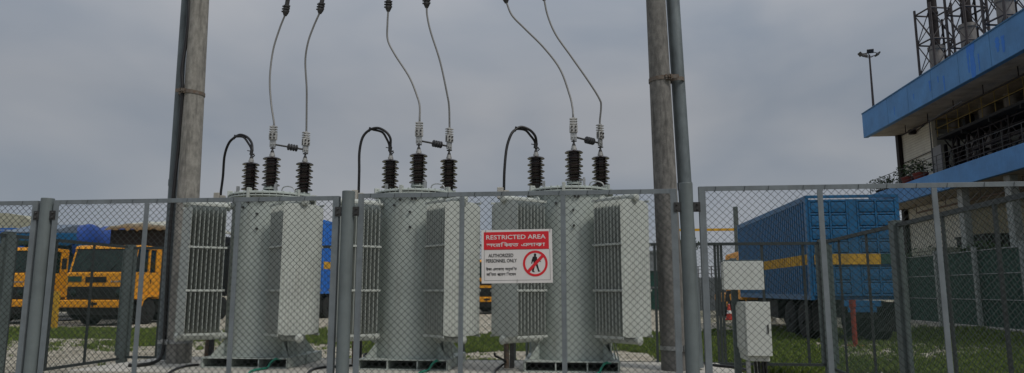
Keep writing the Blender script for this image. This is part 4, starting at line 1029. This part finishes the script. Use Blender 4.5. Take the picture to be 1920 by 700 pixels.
# upper platform with yellow rail
XP = XF+1.7; yP = atx(1756, 250, XP).y-Y0; zp = (atx(1775,250,XP).z+atx(1888,200,XP).z)/2; zpr = (atx(1752,222,XP).z+atx(1888,160,XP).z)/2
m = MB(); m.box(XP-XF, XP-XF+2.8, 0, yP, zp-.13, zp)
for k in range(12): m.box(XP-XF+.02, XP-XF+2.7, k*yP/12, k*yP/12+.08, zp-.3, zp-.131)
m.build('upper_platform', M['under'], Bd)
m = MB(); n = int(yP/1.0)
for k in range(n+1): m.tube([(XP-XF+.05, k*yP/n, zp), (XP-XF+.05, k*yP/n, zpr)], .02, 6)
for f_ in (1, .5): m.tube([(XP-XF+.05,0,zp+(zpr-zp)*f_),(XP-XF+.05,yP,zp+(zpr-zp)*f_),(XP-XF+1.6,yP,zp+(zpr-zp)*f_)], .022, 6)
m.build('yellow_railing', M['railyellow'], Bd)
# ducts and columns in the bays
for (px, dx, r, z0, z1, mt) in ((1797,3.0,.33,zp,zfb+.02,'duct'),(1826,3.2,.2,zp,zfb+.02,'chimney'),(1861,3.0,.36,zp,zfb+.02,'duct'),(1912,3.1,.36,zp,zfb+.02,'duct'),(1800,3.1,.30,zbt,zp-.31,'chimney'),(1829,2.6,.12,zbt,zp-.31,'duct'),(1866,3.0,.32,zbt,zp-.31,'duct'),(1850,3.6,.3,zbt,zp-.31,'chimney')):
    yk = atx(px, 300, XF+dx).y-Y0; m = MB(); m.lathe([(r,z0),(r,z0+(z1-z0)*.3),(r*1.1,z0+(z1-z0)*.3),(r*1.1,z0+(z1-z0)*.33),(r,z0+(z1-z0)*.33),(r,z1)], 20, (dx, yk, 0)); m.build('duct', M[mt], Bd, smooth=40)
m = MB()
for px in (1778, 1802, 1822, 1846, 1868, 1890):
    yk = atx(px, 330, XF+2.2).y-Y0
    m.box(2.15, 2.27, yk-.06, yk+.06, zbt, zp-.31)
    for dz in (0, 1.1): m.bar((2.2,yk,zbt+dz), (2.2,yk-1.2,zbt+1.1+dz), .05); m.bar((2.2,yk,zbt+1.1+dz), (2.2,yk-1.2,zbt+dz), .05)
m.build('bracing', M['chimney'], Bd)
# pipework and stair in the lower bay
m = MB(); random.seed(5)
for k in range(7):
    z = zbt+.35+k*.26; yy = yP*random.uniform(.75,.98); m.tube([(1.9+.12*(k%3), 0, z), (1.9+.12*(k%3), yy, z), (2.6, yy, z)], random.choice((.03,.05,.07)), 7)
for k in range(12): yk = yP*(k+.5)/12; m.tube([(1.85, yk, zbt), (1.85, yk, zp-.31)], .04, 6)
m.build('bay_pipework', M['chimney'], Bd)
# door, lamp and downpipe on the solid wall
m = MB(); yd = atx(1768, 300, XW).y-Y0; m.box(XW-XF-.05, XW-XF+.0-.002, yd, yd+1.0, zbt, zbt+1.9) ; m.build('door', M['greydoor'], Bd)
m = MB(); yd = atx(1719, 262, XW).y-Y0; m.box(XW-XF-.35, XW-XF-.05, yd-.12, yd+.12, zbt+3.0, zbt+3.25); m.tube([(XW-XF-.05,yd,zbt+3.1),(XW-XF-.05,yA,zbt+3.35)], .025, 6); m.tube([(XW-XF-.06,LB-.7,zbt+1.7),(XW-XF-.06,yA,zbt+1.75)], .02, 6); m.build('wall_lamp', M['chimney'], Bd)
m = MB(); yd = atx(1742, 270, XF+.2).y-Y0; m.tube([(.3,yd,zbt),(.3,yd,zbt+2.6),(.3,yd-3,zbt+2.75)], .03, 8); m.build('standpipe', M['handrail'], Bd)
# ground floor
for px in (1812, 1905):
    yk = atx(px, 430, XF+.6).y-Y0; m = MB(); m.box(.45,.75,yk-.2,yk+.2,0,zbb); m.build('pillar', M['whitepost'], Bd)
m = MB(); yk = atx(1722, 430, XW-.2).y-Y0; m.box(XW-XF-.16, XW-XF-.002, atx(1800,430,XW-.2).y-Y0, LB-.7, 2.9, 3.35); m.build('green_band', M['green'], wl)
# low clutter below
for (px, dx, w, h_, mt, nm, lb) in ((1790,1.2,1.2,2.6,'green','fuel_tank','dark green tank unit under the gallery, left of the white pillar'),(1850,1.4,2.4,3.6,'under','machine','large dark machine standing under the gallery right of the white pillar')):
    yk = atx(px, 480, XF+dx).y; T = thing(nm, lb, nm.replace('_',' '), (XF+dx, yk, 0)); m = MB(); m.box(-.6,1.0,-w/2,w/2,.2,h_); m.box(-.65,1.05,-w/2-.05,w/2+.05,h_+.001,h_+.1); m.box(-.64,-.601,-w/2+.1,w/2-.1,.6,h_*.5); m.build('body', M[mt], T, bevel=.08)
    m = MB(); m.tube([(-.62,-w/3,h_*.6),(-.75,-w/3,h_*.6),(-.75,w/3,h_*.6),(-.62,w/3,h_*.6)], .05, 8); m.box(-.58,.9,-w/2+.1,-w/2+.3,0,.199); m.box(-.58,.9,w/2-.3,w/2-.1,0,.199); m.build('pipework', M['duct'], T)

# planters with shrubs on the gallery, at the far end
for k, (px, dy) in enumerate(((1640,0),(1668,0),(1705,0),(1728,0))):
    q = atx(px, 350, XF+.55); T = thing('potted_plant', ['sparse trailing plant at the far end of the blue gallery', 'spiky potted plant on the gallery, second from its far end', 'bushy plant in a terracotta pot on the gallery beside the dark column', 'plant in a wide terracotta pot on the gallery under the wall lamp'][k], 'potted plant', (XF+.55, min(q.y, Y1-.5-.9*k*(k<2)), zbt-.08), group='potted plants on the gallery')
    m = MB(); r = .28 if k < 2 else .34; hh = .3 if k < 2 else .5; m.lathe([(r*.7,.0),(r,hh-.08),(r*1.08,hh-.08),(r*1.08,hh),(r*.9,hh),(r*.85,hh-.06)], 20); m.build('pot', M['terracotta'] if k > 1 else M['under'], T, smooth=40)
    m = MB()
    for j in range(9):
        a = random.uniform(0, 2*PI); l = random.uniform(.3, .75); m.tube([(0,0,hh-.1),(l*.4*math.cos(a),l*.4*math.sin(a),hh+l*.5),(l*.9*math.cos(a),l*.9*math.sin(a),hh+l*.75)], [.012,.008,.004], 5)
    m.build('stem', M['bark'], T); m = MB(); foliage(m, (0,0,hh+.30), .75, .42, 420, .09); m.build('foliage', M['leaf'], T)

# green mesh boundary fence in front of the building
XG = 13.2; ya = atx(1702, 545, XG).y; yb = 11.0
T = thing('shade_fence', 'green mesh screen fence on chipped white posts below the building', 'fence', (XG, ya, 0), -PI/2)
Lg = ya-yb; zg0 = (atx(1712,484,XG).z+atx(1874,467,XG).z)/2
m = MB(); n = 80; vs = []
for i in range(n+1):
    for j in range(7): vs.append((Lg*i/n, .03*noise.noise(Vector((i*.5, j*.7, 0))), .12+(zg0-.12)*j/6))
m.add(vs, [(i*7+j, (i+1)*7+j, (i+1)*7+j+1, i*7+j+1) for i in range(n) for j in range(6)]); o = m.build('mesh_screen', M['greenmesh'], T); s_ = o.modifiers.new('t', 'SOLIDIFY'); s_.thickness = .01
m = MB(); 
for z in (.1, 1.0, 1.85, zg0+.02): m.tube([(0,-.05,z),(Lg,-.05,z)], .014, 6)
m.build('line_wire', M['steel'], T)
sp = atx(1766,545,XG).y-atx(1840,545,XG).y
y_ = atx(1766,545,XG).y+sp
while y_ > yb:
    if y_ <= ya: m = MB(); d_ = ya-y_; m.box(d_-.07, d_+.07, -.18, -.06, -.1, zg0+.15); m.build('post', M['whitepost'], T, bevel=.01)
    y_ -= sp
m = MB(); m.box(0, Lg, -.1, .1, -.05, .1); m.build('kerb', M['pad'], T)
# dead brown post inside
q = gz(1738, 606); T = thing('dry_shrub', 'thin dry brown shrub standing against the green mesh fence', 'shrub', (q.x-.1, q.y, 0))
m = MB()
for k in range(14): a = random.uniform(0,6.3); m.tube([(0,0,0),(.04*math.cos(a),.04*math.sin(a),.7),(.25*math.cos(a),.25*math.sin(a),random.uniform(1.1,2.3))], [.025,.015,.004], 5)
m.build('stem', M['redrust'], T); m = MB(); foliage(m, (0,0,1.5), .3, .8, 160, .05); m.build('foliage', M['bark'], T)

for k, (px, w, lb) in enumerate(((1722,.8,'dark green shrub behind the mesh screen fence, nearest the blue truck'),(1762,1.0,'dark green shrub behind the mesh screen fence, left of the white pillar'),(1842,.9,'dark green shrub behind the mesh screen fence, right of the white pillar'))):
    q = atx(px, 450, 15.0); T = thing('shrub', lb, 'shrub', (15.0, q.y, 0), group='shrubs behind the mesh screen fence'); m = MB()
    for j in range(7): a = j*.9; m.tube([(0,0,0),(.2*math.cos(a),.2*math.sin(a),1.4),(.5*math.cos(a),.6*math.sin(a),2.4+.1*j)], [.04,.025,.008], 5)
    m.build('stem', M['bark'], T); m = MB(); foliage(m, (0,0,2.6), w*1.2, .62, 1100, .11); m.build('foliage', M['leaf'], T)
for k, (px, n_, lb) in enumerate(((1752,6,'stack of pale wooden pallets behind the mesh screen fence'),)):
    q = atx(px, 450, 14.3); T = thing('pallet_stack', lb, 'pallet stack', (14.3, q.y, 0))
    for j in range(21):
        m = MB(); z = j*.145
        for s_ in range(6): m.box(-.55, .55, -.9+s_*.31, -.9+s_*.31+.2, z+.1, z+.122)
        for s_ in (-.55,-.05,.45): m.box(s_, s_+.1, -.88, .88, z, z+.099)
        m.build('pallet', M['beige'], T)
# ------------------------------------------------------------------ floodlight mast on the roof
qm = atx(1636.5, 185, XF+.55); zt = atx(1630, 103, XF+.55).z-zft+.16
T = thing('floodlight_mast', 'slender floodlight mast standing on the far end of the blue edged roof', 'light mast', (XF+.55, min(qm.y, Y1-.1), zft-.15))
m = MB(); m.tube([(0,0,0),(0,0,zt)], [.07,.045], 12); m.build('mast', M['lattice'], T, smooth=40)
m = MB(); m.tube([(.40*math.cos(2*PI*k/20), .40*math.sin(2*PI*k/20), zt) for k in range(21)], .022, 6)
for k in range(3): a = k*2*PI/3; m.tube([(0,0,zt-.22),(.40*math.cos(a),.40*math.sin(a),zt)], .018, 6)
hr = m.build('head_ring', M['lattice'], T)
for k, a in enumerate((180, 100, 10, 255)):
    Mx = Matrix.Translation((.5*math.cos(math.radians(a)), .5*math.sin(math.radians(a)), zt+.04+(.12 if k == 1 else 0))) @ Matrix.Rotation(math.radians(a), 4, 'Z') @ Matrix.Rotation(math.radians(35), 4, 'Y')
    m = MB(); m.box(-.04,.04,-.18,.18,-.12,.12,Mx); m.build('floodlight', M['darksteel'], T, bevel=.012)

# ------------------------------------------------------------------ exhaust stacks in lattice towers on the roof
def stack(px, X_, zlt, label, first=[None]):
    q = atx(px, 60, X_); z0 = zft-.14
    T = thing('exhaust_stack', label, 'exhaust stack', (X_, q.y, z0), 0, 'exhaust stacks in lattice towers')
    w = .62; H_ = zlt-z0; m = MB(); rot = Matrix.Rotation(math.radians(12), 4, 'Z')
    cs = [rot @ Vector((a, b, 0)) for a, b in ((-w,-w),(w,-w),(w,w),(-w,w))]
    for c in cs: m.tube([c, c+Vector((0,0,H_+.3))], .065, 6)
    lv = []; z = H_
    while z > .2: lv.append(z); z -= 1.75
    lv.append(0.1)
    for a in range(4):
        c, d = cs[a], cs[(a+1)%4]
        for i, z in enumerate(lv):
            m.tube([c+Vector((0,0,z)), d+Vector((0,0,z))], .05, 5)
            if i+1 < len(lv): z2 = lv[i+1]; m.tube([c+Vector((0,0,z)), d+Vector((0,0,z2))], .028, 5); m.tube([d+Vector((0,0,z)), c+Vector((0,0,z2))], .028, 5)
    for i, z in enumerate(lv[:-1]): m.tube([cs[0]+Vector((0,0,z)), cs[2]+Vector((0,0,z))], .022, 5)
    m.build('lattice_tower', M['lattice'], T)
    m = MB(); m.lathe([(.36,.0),(.36,3.1),(.42,3.12),(.42,3.3),(.3,3.32)], 20); m.build('lower_sleeve', M['duct'], T, smooth=40)
    m = MB(); m.lathe([(.235,3.321),(.235,5.2),(.27,5.2),(.27,5.3),(.235,5.3),(.235,H_+5)], 20); m.tube([(.5,.1,2.6),(.5,.1,H_-.4)], .06, 8); m.build('flue', M['chimney'], T, smooth=40)
    return T
XS = 19.3
stack(1752, XS, atx(1750, 22, XS).z, 'dark exhaust flue in the lowest lattice tower, leftmost on the roof')
stack(1815, XS, atx(1750, 22, XS).z+2.2, 'dark exhaust flue in the middle lattice tower on the roof')
stack(1890, XS, atx(1750, 22, XS).z+2.2, 'dark exhaust flue in the rightmost lattice tower on the roof')

# ------------------------------------------------------------------ daylight
w = bpy.data.worlds.new('World'); sc.world = w; w.use_nodes = True; N = w.node_tree.nodes; L = w.node_tree.links
bg = N['Background']; outw = N['World Output']
sky = N.new('ShaderNodeTexSky'); sky.sky_type = 'NISHITA'; sky.sun_disc = False
EL, AZ = math.radians(50), math.radians(126)
sky.sun_elevation = EL; sky.sun_rotation = AZ; L.new(sky.outputs[0], bg.inputs[0]); bg.inputs[1].default_value = .06
tcw = N.new('ShaderNodeTexCoord'); mpw = N.new('ShaderNodeMapping'); mpw.inputs['Scale'].default_value = (1, 1, 2.0); L.new(tcw.outputs['Generated'], mpw.inputs[0])
nt = N.new('ShaderNodeTexNoise'); nt.inputs['Scale'].default_value = 2.9; nt.inputs['Detail'].default_value = 4; nt.inputs['Roughness'].default_value = .45; nt.inputs['Distortion'].default_value = .3; L.new(mpw.outputs[0], nt.inputs['Vector'])
cr = N.new('ShaderNodeValToRGB'); cr.color_ramp.elements[0].position = .33; cr.color_ramp.elements[0].color = (.228,.260,.308,1); cr.color_ramp.elements[1].position = .68; cr.color_ramp.elements[1].color = (.352,.362,.384,1)
L.new(nt.outputs['Fac'], cr.inputs[0])
sx = N.new('ShaderNodeSeparateXYZ'); L.new(tcw.outputs['Generated'], sx.inputs[0])
mr = N.new('ShaderNodeMapRange'); mr.inputs[1].default_value = .25; mr.inputs[2].default_value = 1.0; mr.inputs[3].default_value = 1.0; mr.inputs[4].default_value = 2.3; L.new(sx.outputs[2], mr.inputs[0])
bg2 = N.new('ShaderNodeBackground'); L.new(cr.outputs[0], bg2.inputs[0]); L.new(mr.outputs[0], bg2.inputs[1])
mxs = N.new('ShaderNodeMixShader'); mxs.inputs[0].default_value = .93; L.new(bg.outputs[0], mxs.inputs[1]); L.new(bg2.outputs[0], mxs.inputs[2]); L.new(mxs.outputs[0], outw.inputs[0])
sl = bpy.data.lights.new('sun', 'SUN'); sl.energy = 1.5; sl.angle = math.radians(14); sl.color = (1, .95, .87)
so = bpy.data.objects.new('sun', sl); C.objects.link(so)
sd = Vector((math.sin(AZ)*math.cos(EL), math.cos(AZ)*math.cos(EL), math.sin(EL)))
so.rotation_euler = (-sd).to_track_quat('-Z', 'Y').to_euler(); so.location = (10, -20, 30)

# ------------------------------------------------------------------ camera
cd = bpy.data.cameras.new('camera'); cam = bpy.data.objects.new('camera', cd); C.objects.link(cam); sc.camera = cam
cd.sensor_width = 36; cd.lens = FPX/1920*36; cd.clip_end = 3000; cd.clip_start = .05
cam.location = (0, 0, EYE)
cam.rotation_euler = Matrix((cR, cU, -cF)).transposed().to_euler()
sc.view_settings.view_transform = 'Standard'; sc.view_settings.look = 'None'; sc.view_settings.gamma = 1; sc.view_settings.exposure = 0
sc.view_settings.use_curve_mapping = False
